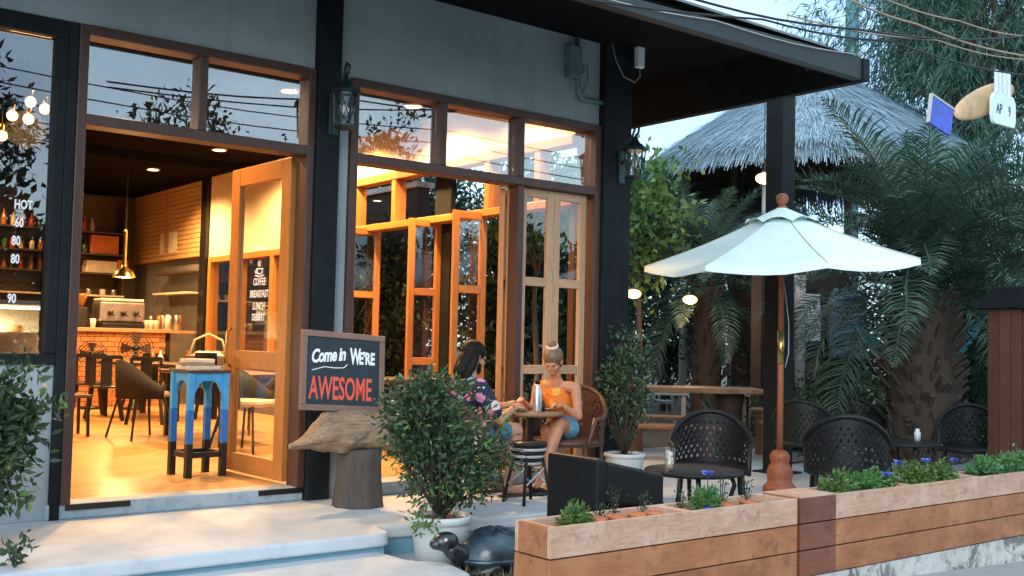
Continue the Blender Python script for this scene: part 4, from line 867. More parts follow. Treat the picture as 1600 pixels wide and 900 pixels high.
# planter plants
def clump_plant(name, x, y, z, r, h, label, mat, L=.045, W=.02, K=26, flowers=0, cat='plant', group=None):
    t = thing(name, label, cat, (x,y,z), 0, group)
    C, P, D = clumps((0,0,h*.5), (r,min(r,.12),h*.55), K, 22, .022, .3); P[:,2] = np.maximum(P[:,2], 0); leafmesh('foliage', P, D, L, W, mat, t)
    branches(t, (0,0,-.02), C[::3], .004, 'leaf_dark', 'stem')
    for i in range(flowers):
        fx, fy, fz = random.uniform(-r,r)*.8, random.uniform(-.1,.1), h*random.uniform(1.05,1.5)
        d = np.array([[math.cos(a),math.sin(a),.5] for a in np.arange(0,6.2,.42)]); leafmesh('blossom', np.array([[fx,fy,fz]]*len(d)), d, .042, .03, 'petal', t); MB().tube([(fx*.5,fy*.5,0),(fx,fy,fz)], .003, 4).build('stalk', 'leaf_bush', t)
    return t
for x, r, h, fl, lab in ((6.62,.20,.13,1,'low green clump with a blue flower at the left end of the right planter'),(6.95,.20,.15,0,'leafy green clump in the middle of the right planter\'s first bay'),(7.18,.10,.11,1,'small clump with a blue flower before the first divider of the right planter'),(7.62,.20,.16,2,'bushy green clump with two blue flowers after the first divider'),(7.98,.20,.15,1,'bushy green clump with one blue flower before the second divider'),(8.62,.22,.17,0,'green clump after the second divider of the right planter'),(9.05,.22,.19,0,'tall green clump in the last bay of the right planter'),(9.45,.22,.2,0,'green clump at the far end of the right planter')):
    clump_plant('planter_plant', x, 4.57, .195, r, h, lab, 'leaf_bright' if fl == 0 else 'leaf_light', flowers=fl, K=34, group='plants in the right planter')
for i, (x, mat, lab) in enumerate(((4.10,'leaf_light','sparse leafy herb nearest the left end of the left planter'),(5.20,'leaf_bright','bright bushy herb with blue buds after the divider of the left planter'))): clump_plant('herb', x, 4.56, .195, .09+.03*i, .12+.05*i, lab, mat, flowers=i, K=16+8*i)
for i, (x, h, lab) in enumerate(((4.30,.12,'thin sprig between herb and first terracotta pot'),(4.45,.22,'tall thin sprig in the left bay of the left planter'),(4.66,.16,'thin sprig before the divider of the left planter'),(5.42,.24,'tall thin sprig right of the bright herb'),(5.62,.18,'thin sprig near the right end of the left planter'),(5.02,.15,'thin sprig just after the divider of the left planter'))):
    t = thing('sprig', lab, 'plant', (x,4.58+.03*(i%2),.195)); 
    for k in range(3): MB().tube([(0,0,0),(.02*k-.02,.01,h*.5),(.05*k-.05,.02*k-.02,h*(1-.15*k))], .003, 4).build('stem', 'leaf_dark', t)
    z = rng.uniform(.2,1,60)*h; leafmesh('foliage', np.stack([rng.normal(0,.025,60),rng.normal(0,.015,60),z],1), rng.normal(size=(60,3))+np.array([0,0,.5]), .026, .010, 'leaf_dark', t)
for i, (x, lab) in enumerate(((4.24,'first small terracotta pot sunk in the left planter'),(4.40,'second small terracotta pot sunk in the left planter'),(4.56,'third small terracotta pot sunk in the left planter'),(4.70,'fourth small terracotta pot, before the divider of the left planter'),(5.36,'small terracotta pot beside the bright herb'),(5.58,'last small terracotta pot near the right end of the left planter'))):
    t = thing('terracotta_pot', lab, 'pot', (x,4.54,.16), 0, 'small terracotta pots in the left planter'); MB().lathe([(.04,0),(.052,.07),(.058,.072),(.058,.09),(.046,.09),(.045,.075),(.001,.07)], n=16, cap=False).build('body', 'terracotta', t, True); MB().lathe([(.045,.072),(.001,.078)], n=12, cap=False).build('soil', 'soil', t)
tag(MB().ball((5.14,4.50,.215), (.03,.03,.035), 10, 8).build('blue_ornament', 'sign_blue', None, True), 'round blue ornament beside the bright herb', 'ornament')
# dry grass near the turtle
n = 420; P = np.stack([rng.uniform(3.78,4.25,n), rng.uniform(4.85,5.5,n), np.full(n,-.195)], 1)
leafmesh('dry_grass', P, rng.normal(size=(n,3))*.5+np.array([0,0,.9]), .10, .006, 'leaf_dry'); o = bpy.data.objects['dry_grass']; tag(o, 'dry grass around the turtle statue', 'grass')

# ------------------------------------------------------------------ palms
def frond_mesh(Lf, e0, bend, n=62, ll=.42, w=.024, seed=0):
    r = np.random.default_rng(seed); m = 26; pts = []; p = np.zeros(3); a = e0
    for i in range(m+1):
        pts.append(p.copy()); a2 = a-bend*(i/m)**1.3; p = p+np.array([math.cos(a2),0,math.sin(a2)])*Lf/m
    pts = np.array(pts); V = []; F = []
    def q(*vs):
        k = len(V); V.extend(vs); F.append((k,k+1,k+2,k+3))
    for i in range(m):
        a, b = pts[i], pts[i+1]; w0 = .022*(1-i/m)+.004; sd = np.array([0,w0,0]); up = np.array([0,0,w0*.6])
        q(a-sd, b-sd, b+up, a+up); q(a+up, b+up, b+sd, a+sd)
    for i in range(n):
        s = .14+.86*i/(n-1); j = min(int(s*m), m-1); t = pts[j+1]-pts[j]; t /= np.linalg.norm(t); c = pts[j]+(pts[j+1]-pts[j])*(s*m-j)
        nrm = np.array([-t[2],0,t[0]]); ln = ll*(math.sin(math.pi*min(1,.12+s*.9))**.6+.1)*r.uniform(.85,1.1)
        for sg_ in (-1,1):
            d = t*r.uniform(.45,.75)+np.array([0,sg_,0])*r.uniform(.65,.9)+nrm*r.uniform(.15,.5); d /= np.linalg.norm(d)
            d2 = d+np.array([0,0,-.45]); d2 /= np.linalg.norm(d2)
            sd = np.cross(d, nrm); sd /= np.linalg.norm(sd)+1e-6; sd *= w/2
            mid = c+d*ln*.55; tip = mid+d2*ln*.5
            q(c-sd*.5, mid-sd, mid+sd, c+sd*.5); q(mid-sd, tip-sd*.1, tip+sd*.1, mid+sd)
    me = bpy.data.meshes.new('frond'); me.from_pydata([tuple(v) for v in V], [], F); me.materials.append(M['leaf_palm']); return me
FR = {}
def palm(label, base, ht, r, nf, Lf, seed, ll=.42, boots=90, low=-35, high=82, name='palm_tree'):
    t = thing(name, label, 'tree', base)
    rr = random.Random(seed)
    V = []; ns = 16; m = 10
    for i in range(m+1):
        for k in range(ns):
            ra = r*(1.12-.2*i/m)*(1+.06*math.sin(k*2.4+i)); V.append((ra*math.cos(2*math.pi*k/ns), ra*math.sin(2*math.pi*k/ns), ht*i/m))
    MB().add(V, [(i*ns+k,i*ns+(k+1)%ns,(i+1)*ns+(k+1)%ns,(i+1)*ns+k) for i in range(m) for k in range(ns)]).build('trunk', 'trunk_bark', t, True)
    b = MB()
    for k in range(boots):
        a = k*2.39996+rr.uniform(-.5,.5); z = ht*(k+.5)/boots+rr.uniform(-.05,.05); ra = r*(1.1-.2*z/ht); c, s = math.cos(a), math.sin(a); wd = .55*r
        q_ = rr.uniform(.06,.17); b.bar((c*ra*.9,s*ra*.9,z-.05),(c*(ra+q_),s*(ra+q_),z+rr.uniform(.08,.17)),wd*rr.uniform(.14,.26),.035,up=(c,s,0))
    o = b.build('leaf_base', 'stump_wood', t); o['kind'] = 'stuff'
    for k in range(nf):
        u = (k+.5)/nf; e = R(low+(high-low)*u**.75)+rr.uniform(-.08,.08); key = (round(e,1), round(Lf,1), k % 3)
        if key not in FR: FR[key] = frond_mesh(Lf, key[0], R(70+30*(1-u))*(.6 if u > .8 else 1), 62, ll, .023, k)
        o = bpy.data.objects.new('frond', FR[key]); COL.objects.link(o); o.parent = t; o.location = (0,0,ht-.1+.25*u); o.rotation_euler = (rr.uniform(-.15,.15),0,k*2.39996+rr.uniform(-.2,.2)); sc = rr.uniform(.85,1.1)*(1-.15*(u>.9)); o.scale = (sc,)*3
    return t
palm('stout palm with a thick dark trunk and arching fronds right of the umbrella', (12.95,7.68,-.2), 2.15, .42, 74, 2.75, 1, .52, 330, low=-6)
palm('slender palm with drooping fronds behind the log table', (14.55,12.8,-.2), 2.5, .25, 44, 2.3, 2, .38, 90)
palm('palm crown at the right edge under the fork sign', (17.2,8.6,-.2), 2.9, .28, 46, 2.8, 3, .42, 90)
palm('young palm seen beside the corner pillar', (12.9,14.6,-.2), 2.6, .16, 26, 1.8, 4, .34, 50, low=5)

# ------------------------------------------------------------------ thatched huts
def hut(label, c, Rr, ze, za, n, seed, posts=6, name='thatched_hut'):
    t = thing(name, label, 'hut', (c[0],c[1],-.2)); ze += .2; za += .2
    MB().lathe([(Rr*.97,ze),(.05,za)], n=40, cap=False).build('roof', 'thatch_brown', t, True)
    r = np.random.default_rng(seed)
    a = r.uniform(0,2*math.pi,n); s = np.sqrt(r.uniform(.004,1,n))
    s[:n//6] = r.uniform(.97,1.02,n//6)
    sl = np.array([Rr, za-ze]); ln = np.hypot(*sl)
    P = np.stack([Rr*s*np.cos(a), Rr*s*np.sin(a), za+(ze-za)*s+.03+r.uniform(0,.06,n)], 1)
    D = np.stack([np.cos(a)*Rr/ln, np.sin(a)*Rr/ln, np.full(n,(ze-za)/ln)], 1)+r.normal(size=(n,3))*.10
    D[:n//6] += np.array([0,0,-.75])
    T_ = np.stack([-np.sin(a), np.cos(a), np.zeros(n)], 1); L = r.uniform(.35,.75,(n,1)); W = r.uniform(.010,.022,(n,1)); D = unit(D)
    V = np.stack([P-T_*W/2, P+T_*W/2, P+D*L+T_*W*.3, P+D*L-T_*W*.3], 1).reshape(-1,3)
    o = pymesh('thatch', V, np.arange(4*n).reshape(n,4), 'thatch', t); o['kind'] = 'stuff'
    for k in range(posts):
        an = 2*math.pi*(k+.3)/posts; MB().tube([(Rr*.8*math.cos(an),Rr*.8*math.sin(an),0),(Rr*.8*math.cos(an),Rr*.8*math.sin(an),ze+.4)], .09, 8).build('post', 'pale_post', t, True)
    MB().lathe([(.16,za-.12),(.18,za+.05),(.001,za+.12)], n=14).build('cap', 'thatch_brown', t, True)
    return t
hut('tall round thatched hut rising behind the canopy post', (18.8,13.7), 3.3, 5.1, 7.35, 42000, 1)
hut('lower thatched hut further back behind the slender palm', (20.5,18.6), 4.2, 3.5, 6.6, 24000, 2)
hw = thing('garden_kitchen', 'dark timber garden hut wall with a small white window behind the palm', 'hut', (0,0,-.2))
box('wall', 'hut_wood', (13.3,15.6,10.6,10.8,0,2.7), hw); box('side_wall', 'hut_wood', (15.45,15.6,10.8,13,0,2.7), hw)
box('window_frame', 'dark_paint', (14.2,14.75,10.52,10.6,1.5,2.4), hw); box('window_panel', 'white_paint', (14.27,14.68,10.50,10.52,1.57,2.33), hw)
for i in range(9): box('reed_panel', 'reed', (14.9+.0*i,15.0,10.4,10.5,1.3,2.4), hw, loc=(i*.105-.0,0,.04*(i%2)))
for x in (13.5,14.0): MB().tube([(x,10.4,0),(x,10.4,2.6)], .09, 8).build('post', 'pale_post', hw, True)
cp = thing('canopy_post', 'tall dark square steel post behind the umbrella', 'post', (10.15,7.85,-.2)); box('shaft', 'dark_paint', (-.10,.14,-.12,.12,0,4.75), cp, .006); box('foot_plate', 'dark_paint', (-.18,.22,-.2,.2,0,.02), cp); MB().tube([(.17,-.05,1.8),(.17,-.05,4.4)], .03, 8).build('downpipe', 'conduit', cp, True)
# ------------------------------------------------------------------ trees
n = 0
bt_ = thing('casuarina_tree', 'tall feathery casuarina tree filling the top right corner', 'tree', (23,12.4,-.2))
C, P, D = clumps((0,0,9.0), (4.0,3.6,4.6), 330, 130, .36, .25); D = D*.35+np.array([0,0,-.55])+rng.normal(size=D.shape)*.28
leafmesh('crown', P, D, .34, .030, 'leaf_tree', bt_); MB().tube([(0,0,0),(.1,0,4),(0,.1,8),(0,0,12)], [.28,.22,.15,.05], 10).build('trunk', 'trunk_bark', bt_, True)
branches(bt_, (0,0,6), C[::8], .06)
GT = 'dark trees closing off the garden behind'
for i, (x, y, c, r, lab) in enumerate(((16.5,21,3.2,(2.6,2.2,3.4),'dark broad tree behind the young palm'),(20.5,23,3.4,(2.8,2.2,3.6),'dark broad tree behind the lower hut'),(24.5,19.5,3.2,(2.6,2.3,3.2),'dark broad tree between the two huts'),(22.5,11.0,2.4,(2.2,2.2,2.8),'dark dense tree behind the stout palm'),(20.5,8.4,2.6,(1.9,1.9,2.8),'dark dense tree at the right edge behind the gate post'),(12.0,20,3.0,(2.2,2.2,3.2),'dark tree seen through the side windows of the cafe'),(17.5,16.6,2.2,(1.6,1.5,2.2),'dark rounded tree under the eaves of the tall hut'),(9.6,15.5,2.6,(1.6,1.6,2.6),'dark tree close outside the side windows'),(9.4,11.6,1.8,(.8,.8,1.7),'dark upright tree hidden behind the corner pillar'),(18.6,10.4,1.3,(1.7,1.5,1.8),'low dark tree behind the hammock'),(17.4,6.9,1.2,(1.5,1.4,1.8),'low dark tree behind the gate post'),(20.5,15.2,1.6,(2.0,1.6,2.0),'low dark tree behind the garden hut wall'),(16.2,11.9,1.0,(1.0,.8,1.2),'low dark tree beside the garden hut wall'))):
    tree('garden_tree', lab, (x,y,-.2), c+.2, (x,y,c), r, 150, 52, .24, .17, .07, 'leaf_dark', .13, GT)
tree('light_green_tree', 'small bright green leafy tree beside the corner lantern', (12.85,12.8,-.2), 3.2, (12.75,12.7,3.45), (.5,.6,1.15), 46, 46, .26, .16, .09, 'leaf_light', .07)
tree('climbing_shrub_tree', 'light green small tree outside the front side window', (8.6,10.4,-.2), 2.6, (8.6,10.4,3.0), (.7,.7,.7), 40, 40, .14, .13, .07, 'leaf_light', .05)
for i, (x, y, z, r, m, lab) in enumerate(((11.9,8.3,.45,(.75,.6,.7),'leaf_bush','round leafy shrub between the canopy post and the palm trunk'),(12.7,9.6,.2,(.6,.5,.5),'leaf_bush','low shrub behind the log table\'s right end'),(15.4,8.3,.5,(.8,.7,.75),'leaf_dark','dark shrub right of the palm trunk'),(16.6,12.3,.3,(.8,.6,.6),'leaf_bush','shrub at the foot of the tall hut'),(14.2,7.0,.1,(.6,.5,.4),'leaf_light','low light green shrub near the gate post'))):
    bush('garden_shrub', lab, 'shrub', (x,y,-.2), (x,y,z), r, 90, 30, .10, .09, .042, m, .015, 'shrubs in the garden')
# spiky plants
for i, (x, y, lab) in enumerate(((13.2,11.3,'spiky agave like plant left of the umbrella pole'),(13.9,10.2,'spiky agave like plant right behind the umbrella pole'))):
    t = thing('agave', lab, 'plant', (x,y,-.2)); 
    for k in range(22):
        a = k*2.4; e = R(20+55*(k/22)); d = Vector((math.cos(a)*math.cos(e), math.sin(a)*math.cos(e), math.sin(e))); s = d.cross(Vector((0,0,1))).normalized()*.05
        MB().add([d*.02-s*.5, d*.02+s*.5, d*.45+s, d*.45-s, d*.95+Vector((0,0,-.12))], [(0,1,2,3),(3,2,4)]).build('leaf_blade', 'leaf_palm', t)

# ------------------------------------------------------------------ log table, benches, stools
lt = thing('log_table', 'long live edge timber table on thick stump legs', 'table', (10.66,9.78,-.2), R(-38.5))
def slab(name, L, w, z0, z1, mat, parent, seed):
    r = random.Random(seed); n = 12
    top = [(-L/2+L*i/n, -w/2+r.uniform(-.04,.04)) for i in range(n+1)]+[(L/2-L*i/n, w/2+r.uniform(-.04,.04)) for i in range(n+1)]
    return MB().prism(top, z0, z1).build(name, mat, parent, bevel=.015)
slab('table_top', 2.0, .75, .83, .90, 'table_wood', lt, 1)
for x in (-.72,.62): MB().lathe([(.20,0),(.18,.3),(.17,.6),(.2,.829)], n=14).build('leg', 'bench_wood' if x < 0 else 'hut_wood', lt, True, loc=(x,0,0))
for i, (dx, dy, L, lab) in enumerate(((-.35,-.75,1.5,'timber bench on the near side of the log table'),(0,.85,1.7,'timber bench on the far side of the log table'))):
    c, s = math.cos(R(-38.5)), math.sin(R(-38.5)); t = thing('timber_bench', lab, 'bench', (10.66+dx*c-dy*s, 9.78+dx*s+dy*c, -.2), R(-38.5)); slab('seat', L, .34, .40, .455, 'bench_wood', t, 5+i)
    for x in (-L/2+.2, L/2-.2): box('leg', 'bench_wood', (x-.05,x+.05,-.14,.14,0,.399), t, .01)
for i, (x, y, h, lab) in enumerate(((11.25,8.72,.50,'tall timber block stool with a pale rim at the right of the log table'),(11.75,9.25,.62,'larger timber block stool behind the pale rimmed one'))):
    t = thing('block_stool', lab, 'stool', (x,y,-.2), R(-30)); MB().lathe([(.17,0),(.16,h*.5),(.17,h-.04)], n=8).build('block', 'bench_wood', t); MB().lathe([(.001,h-.04),(.22,h-.04),(.23,h-.02),(.22,h),(.001,h)], n=20).build('seat', 'table_wood', t, True)
# ------------------------------------------------------------------ shell lamps
for i, (x, y, z, lab, s) in enumerate(((12.0,12.1,2.05,'glowing shell lamp left, beside the corner pillar',1.0),(12.75,11.58,1.98,'glowing shell lamp hanging before the slender palm',.95),(13.65,10.85,3.95,'glowing shell lamp above the umbrella top',1.15))):
    t = thing('shell_lamp', lab, 'lamp', (x,y,z), R(30), 'glowing shell lamps hanging in the garden'); t.scale = (s,)*3
    MB().ball((0,0,0), (.17,.12,.075), 16, 9).build('shade', 'shell_lamp', t, True); MB().tube([(0,0,.07),(0,0,1.1)], .006, 5).build('cord', 'cable', t); MB().lathe([(.06,.06),(.03,.1),(.001,.11)], n=10).build('cap', 'brown_rattan', t, True)
    light('shell_bulb', 'POINT', (0,0,-.14), 14, (1,.5,.2), t, .1)
# ------------------------------------------------------------------ hammock, deck chair
hm = thing('hammock', 'white and blue fabric hammock slung behind the palm trunk', 'hammock', (0,0,0))
A0 = Vector((13.30,8.95,1.62)); B0 = Vector((14.74,7.76,1.74)); dirn = (B0-A0).normalized(); sd = Vector((dirn.y,-dirn.x,0))
for nm, mt, o0, o1 in (('cloth', 'hammock_blue', -.42, -.05), ('cloth_band', 'hammock_white', -.05, .1), ('cloth', 'hammock_blue', .1, .42)):
    V = []; nn = 14
    for i in range(nn+1):
        t = i/nn; q = A0.lerp(B0, t); q.z -= .85*math.sin(math.pi*t)**.8; w = math.sin(math.pi*t)**.6+.04
        for o_ in (o0, (o0+o1)/2, o1): V.append(q+sd*o_*w+Vector((0,0,.30*abs(o_/.42)**1.5*w)))
    MB().add(V, [(3*i+j,3*i+j+1,3*i+4+j,3*i+3+j) for i in range(nn) for j in range(2)]).build(nm, mt, hm, True)
MB().tube([A0+Vector((-.3,.25,.3)), A0], .012, 5).tube([B0, B0+Vector((.3,-.25,.25))], .012, 5).build('rope', 'white_rattan', hm)
dk = thing('deck_chair', 'deck chair with a magenta towel deep in the garden', 'chair', (14.6,14.0,-.2), R(-30))
MB().add([(-.5,-.3,.45),(.3,-.3,.40),(.3,.3,.40),(-.5,.3,.45)], [(0,1,2,3)]).build('seat', 'hammock_white', dk).modifiers.new('s','SOLIDIFY').thickness = .05
MB().add([(-.5,-.3,.45),(-.95,-.3,1.35),(-.95,.3,1.35),(-.5,.3,.45)], [(0,1,2,3)]).build('backrest', 'hammock_white', dk).modifiers.new('s','SOLIDIFY').thickness = .05
MB().add([(-.6,-.32,.72),(-.98,-.32,1.42),(-.98,.1,1.42),(-.6,.1,.72)], [(0,1,2,3)]).build('towel', 'magenta', dk).modifiers.new('s','SOLIDIFY').thickness = .06
for x in (-.45,.25):
    for y in (-.27,.27): MB().bar((x,y,0),(x,y,.42),.04,.04).build('leg', 'pale_post', dk)
for i, (x, y, w, d, lab) in enumerate(((13.9,13.6,1.3,.8,'pale low garden table near the deck chair'),(15.6,12.2,1.0,.7,'pale low garden table at the foot of the tall hut'))):
    t = thing('pale_table', lab, 'table', (x,y,-.2), R(-35)); box('top', 'patio_concrete', (-w/2,w/2,-d/2,d/2,.56,.62), t, .01)
    for a in (-1,1):
        for b in (-1,1): box('leg', 'pale_post', (a*(w/2-.08)-.04,a*(w/2-.08)+.04,b*(d/2-.08)-.04,b*(d/2-.08)+.04,0,.559), t)
# ------------------------------------------------------------------ signs, pole and cables top right
fk = thing('fork_sign', 'white cut out fork shaped sign with dark letters', 'sign', (10.80,5.50,3.61)); fk.rotation_euler = (0,0,0); fk.scale = (1.0,.9,.86)
o = rounded([(-.21,0),(.21,0),(.24,.08),(.24,.30),(.19,.38),(-.19,.38),(-.24,.30),(-.24,.08)], .03, 3); V = [(x,-.02,z) for x,z in o]+[(x,.02,z) for x,z in o]; n = len(o)
MB().add(V, [tuple(range(n)), tuple(range(2*n-1,n-1,-1))]+[(i,n+i,n+(i+1)%n,(i+1)%n) for i in range(n)]).build('head', 'sign_white', fk)
for x in (-.135,-.05,.04,.125): box('tine', 'sign_white', (x-.021,x+.021,-.018,.018,.379,.66), fk, .012)
text('lettering', 'AP', .17, T(-.17,-.0215,.13) @ XZ, 'dark_mark', fk, .6, off=.004); text('lettering', '9', .17, T(.08,-.0215,.13) @ XZ, 'dark_mark', fk, .6, off=.004)
ov = MB().ball((0,0,0), (.66,.05,.15), 28, 12); tag(ov.build('oval_sign', 'loaf', None, True, loc=(10.66,5.62,3.87), rot=(0,R(-21),0)), 'long oval tan and white sign board behind the fork sign', 'sign')
bs = thing('blue_sign', 'tilted blue sign board with pale frame left of the oval sign', 'sign', (9.80,5.62,3.57)); bs.rotation_euler = (0,R(12),0); box('panel', 'sign_blue', (-.2,.2,-.01,.012,-.13,.15), bs)
for b in ((-.22,.22,-.016,.016,.15,.17),(-.22,-.2,-.016,.016,-.13,.15)): box('frame', 'pale_post', b, bs)
MB().tube([(12.4,5.75,-.2),(12.4,5.75,4.5)], .05, 10).tube([(12.4,5.75,4.06),(9.7,5.70,3.55)], .016, 8).build('sign_pole', 'dark_paint', None, True); tag(bpy.data.objects['sign_pole'], 'slim dark pole carrying the signs at the right', 'pole')
up_ = thing('utility_post', 'square teal grey concrete post against the sky', 'post', (25.7,17.4,-.2)); box('shaft', 'pole_teal', (-.14,.14,-.14,.14,0,14), up_, .01); box('crossarm', 'pole_teal', (-1.1,1.1,-.06,.06,13.3,13.45), up_)
for i, (pts, r, mt, lab) in enumerate((
    ([(3.0,5.2,3.52),(5.56,5.2,3.76),(7.76,5.2,3.95),(10.64,5.2,4.46),(15,5.3,5.0)], .014, 'cable', 'thick black cable crossing just above the canopy edge'),
    ([(3.0,5.25,3.46),(6.57,5.25,3.80),(8.33,5.25,3.97),(11,5.25,4.12),(15,5.3,4.3)], .012, 'cable', 'black cable sagging over the canopy corner to the right'),
    ([(7.66,5.2,4.18),(8.64,5.2,4.18),(10.64,5.2,4.26),(15,5.2,4.6)], .013, 'cable_pale', 'brown cable entering from the top, right of the teal post'),
    ([(8.13,5.2,4.30),(9.4,5.2,4.36),(10.64,5.2,4.46),(15,5.2,4.7)], .010, 'cable_pale', 'upper brown cable running off the right edge'),
    ([(7.0,5.35,3.95),(9,5.2,4.10),(10.64,5.2,4.22),(15,5.2,4.4)], .009, 'cable_pale', 'lowest thin brown cable above the fork sign'),
    ([(4.6,5.58,3.75),(6.4,5.58,3.83),(8.40,5.58,3.925)], .006, 'white_rattan', 'thin white wire along the canopy edge'))): cable('overhead_cable', pts, r, mt, lab)
# ------------------------------------------------------------------ trees and lines across the street (mirrored in the shop glass)
for i, (x, y, h, r, lab) in enumerate(((4.2,-8.5,5.4,(2.0,1.8,1.9),'street tree across the road mirrored in the left shop glass'),(9.5,-10,5.0,(2.4,2.0,2.2),'street tree across the road mirrored in the entrance transom'),(15.5,-11,5.5,(2.6,2.2,2.4),'street tree across the road mirrored in the right transom'))):
    tree('street_tree', lab, (x,y,-.3), h-1, (x,y,h), r, 60, 60, .25, .22, .09, 'leaf_dark', .14, 'trees across the street')
for i, (x, lab) in enumerate(((-1,'dense roadside tree across the street, furthest left'),(4.5,'dense roadside tree across the street, second from left'),(10,'dense roadside tree across the street, third from left'),(15.5,'dense roadside tree across the street, fourth from left'),(21,'dense roadside tree across the street, fifth from left'),(26.5,'dense roadside tree across the street, furthest right'))):
    tree('roadside_tree', lab, (x,-13,-.3), 3, (x,-13,2.4), (3.4,1.8,2.9), 150, 70, .4, .34, .17, 'leaf_dark', .16, 'dense trees lining the far side of the street')
for i in range(5): cable('overhead_cable', [(-6,-4-.3*i,4.6+.35*i),(4,-4-.3*i,4.5+.35*i),(14,-4-.3*i,4.7+.35*i),(26,-4-.3*i,5+.35*i)], .02, 'cable', ['lowest','second','third','fourth','highest'][i]+' street cable behind the viewer mirrored in the glass')
bush('masking_hedge', 'added dark leafy hedge masking the blocking wall outside the side doors', 'hedge', (7.95,13.9,-.2), (7.95,13.9,1.6), (.28,1.7,1.9), 190, 44, .12, .11, .05, 'leaf_dark', .02)  # hedge added over the light-blocking wall to darken the view
# ------------------------------------------------------------------ people
def fuse(name, mb, mat, parent, voxel=.007, smooth=4):
    o = mb.build('tmp', mat, None); r = o.modifiers.new('r', 'REMESH'); r.mode = 'VOXEL'; r.voxel_size = voxel; r.use_smooth_shade = True
    s = o.modifiers.new('s', 'SMOOTH'); s.factor = .5; s.iterations = smooth
    bpy.context.view_layer.update(); me = bpy.data.meshes.new_from_object(o.evaluated_get(bpy.context.evaluated_depsgraph_get())); me.name = name
    old = o.data; bpy.data.objects.remove(o); bpy.data.meshes.remove(old)
    if not me.materials: me.materials.append(M[mat])
    me.polygons.foreach_set('use_smooth', [True]*len(me.polygons))
    o = bpy.data.objects.new(name, me); COL.objects.link(o); o.parent = parent; return o
def limb(m, pts, n=12):
    for (a, ra), (b, rb) in zip(pts[:-1], pts[1:]): m.capsule(a, b, ra, rb, n)
def hand(m, w, d, up, curl=.6, s=1.0, thumb=1):
    w = Vector(w); d = Vector(d).normalized(); up = Vector(up); up = (up-d*up.dot(d)).normalized(); sd = d.cross(up)*thumb
    m.ball(w+d*.045*s, (.034*s,.034*s,.024*s), 10, 8); m.capsule(w, w+d*.07*s, .024*s, .03*s)
    for i, (o, L) in enumerate(((-.026,.052),(-.009,.062),(.009,.066),(.026,.058))):
        p = w+d*.075*s+sd*o*s; q = p+(d*math.cos(curl*.5)-up*math.sin(curl*.5))*L*.55*s; e = q+(d*math.cos(curl*1.4)-up*math.sin(curl*1.4))*L*.5*s
        m.capsule(p, q, .0095*s, .0088*s, 8); m.capsule(q, e, .0088*s, .0075*s, 8)
    p = w+d*.025*s+sd*.025*s; q = p+(d*.6+sd*.75-up*.25)*.04*s; m.capsule(p, q, .012*s, .0105*s, 8); m.capsule(q, q+(d*.9-up*.35)*.032*s, .0105*s, .008*s, 8)
def head(m, c, f, tilt, s=1.0):
    # c centre of skull, f facing (horizontal), tilt downwards in radians
    f = Vector(f).normalized(); dn = math.sin(tilt); F = (f*math.cos(tilt)+Vector((0,0,-dn))).normalized(); rt = F.cross(Vector((0,0,1))).normalized(); U = rt.cross(F)
    rot = Matrix((F, rt, U)).transposed(); c = Vector(c); P = lambda x, y, z: c+(F*x+rt*y+U*z)*s
    B = lambda x, y, z, rx, ry, rz: m.ball(P(x,y,z), (rx*s,ry*s,rz*s), 14, 10, rot)
    B(-.012,0,.03,.098,.077,.088); B(.02,0,-.035,.070,.060,.078); B(.048,0,-.088,.030,.033,.026)      # skull, jaw, chin
    B(.078,0,.018,.016,.05,.012); B(.092,0,-.012,.016,.011,.024); B(.101,0,-.026,.014,.015,.011)      # brow, nose
    B(.083,0,-.058,.012,.024,.007); B(.082,0,-.068,.012,.021,.008)                                    # lips
    for y in (-1,1): B(.055,.036*y,-.03,.028,.022,.025); B(-.005,.079*y,-.005,.02,.008,.032)          # cheeks, ears
    return P, rot
def person(label, loc): return thing('person', label, 'person', loc)
# ---- man
pm = person('man with long dark hair in a dark floral shirt seated left of the bistro table', (0,0,0))
b = MB(); Y0 = 6.93
limb(b, [((4.98,Y0,.50),.125),((4.97,Y0,.66),.12),((5.0,Y0,.82),.125),((5.03,Y0,.94),.075),((5.06,Y0,1.03),.055)]); b.capsule((5.01,Y0-.15,.885),(5.01,Y0+.15,.885),.062,.062)
for s, el, wr in ((-1,(5.17,Y0-.25,.625),(5.40,Y0-.15,.715)),(1,(5.24,Y0+.20,.65),(5.47,Y0+.06,.725))):
    limb(b, [((5.02,Y0+s*.185,.88),.058),(el,.042),(wr,.027)]); hand(b, wr, Vector((5.62,Y0-.05+s*.03,.75))-Vector(wr), (0,0,1), .8, 1, -s)
    limb(b, [((5.0,Y0+s*.09,.52),.095),((5.42,Y0+s*.14,.53),.066),((5.40,Y0+s*.14,.30),.056),((5.36,Y0+s*.14,.10),.036)]); limb(b, [((5.34,Y0+s*.14,.06),.034),((5.46,Y0+s*.14,.045),.034),((5.55,Y0+s*.14,.035),.026)])
Pm, rot = head(b, (5.085,Y0-.01,1.115), (1,-.12,0), R(14))
fuse('body', b, 'skin_man', pm, .0065)
h = MB(); h.ball(Pm(-.02,0,.045), (.106,.088,.095), 16, 10, rot); h.ball(Pm(-.055,0,-.03), (.07,.082,.10), 14, 10, rot)
limb(h, [(Pm(-.06,0,-.03),.078),(Pm(-.085,0,-.13),.072),((4.99,Y0,.90),.05)])
for y in (-1,1): limb(h, [(Pm(-.02,.066*y,.0),.03),(Pm(-.035,.074*y,-.09),.03),(Pm(-.06,.07*y,-.18),.02)])
fuse('hair', h, 'hair_dark', pm, .008)
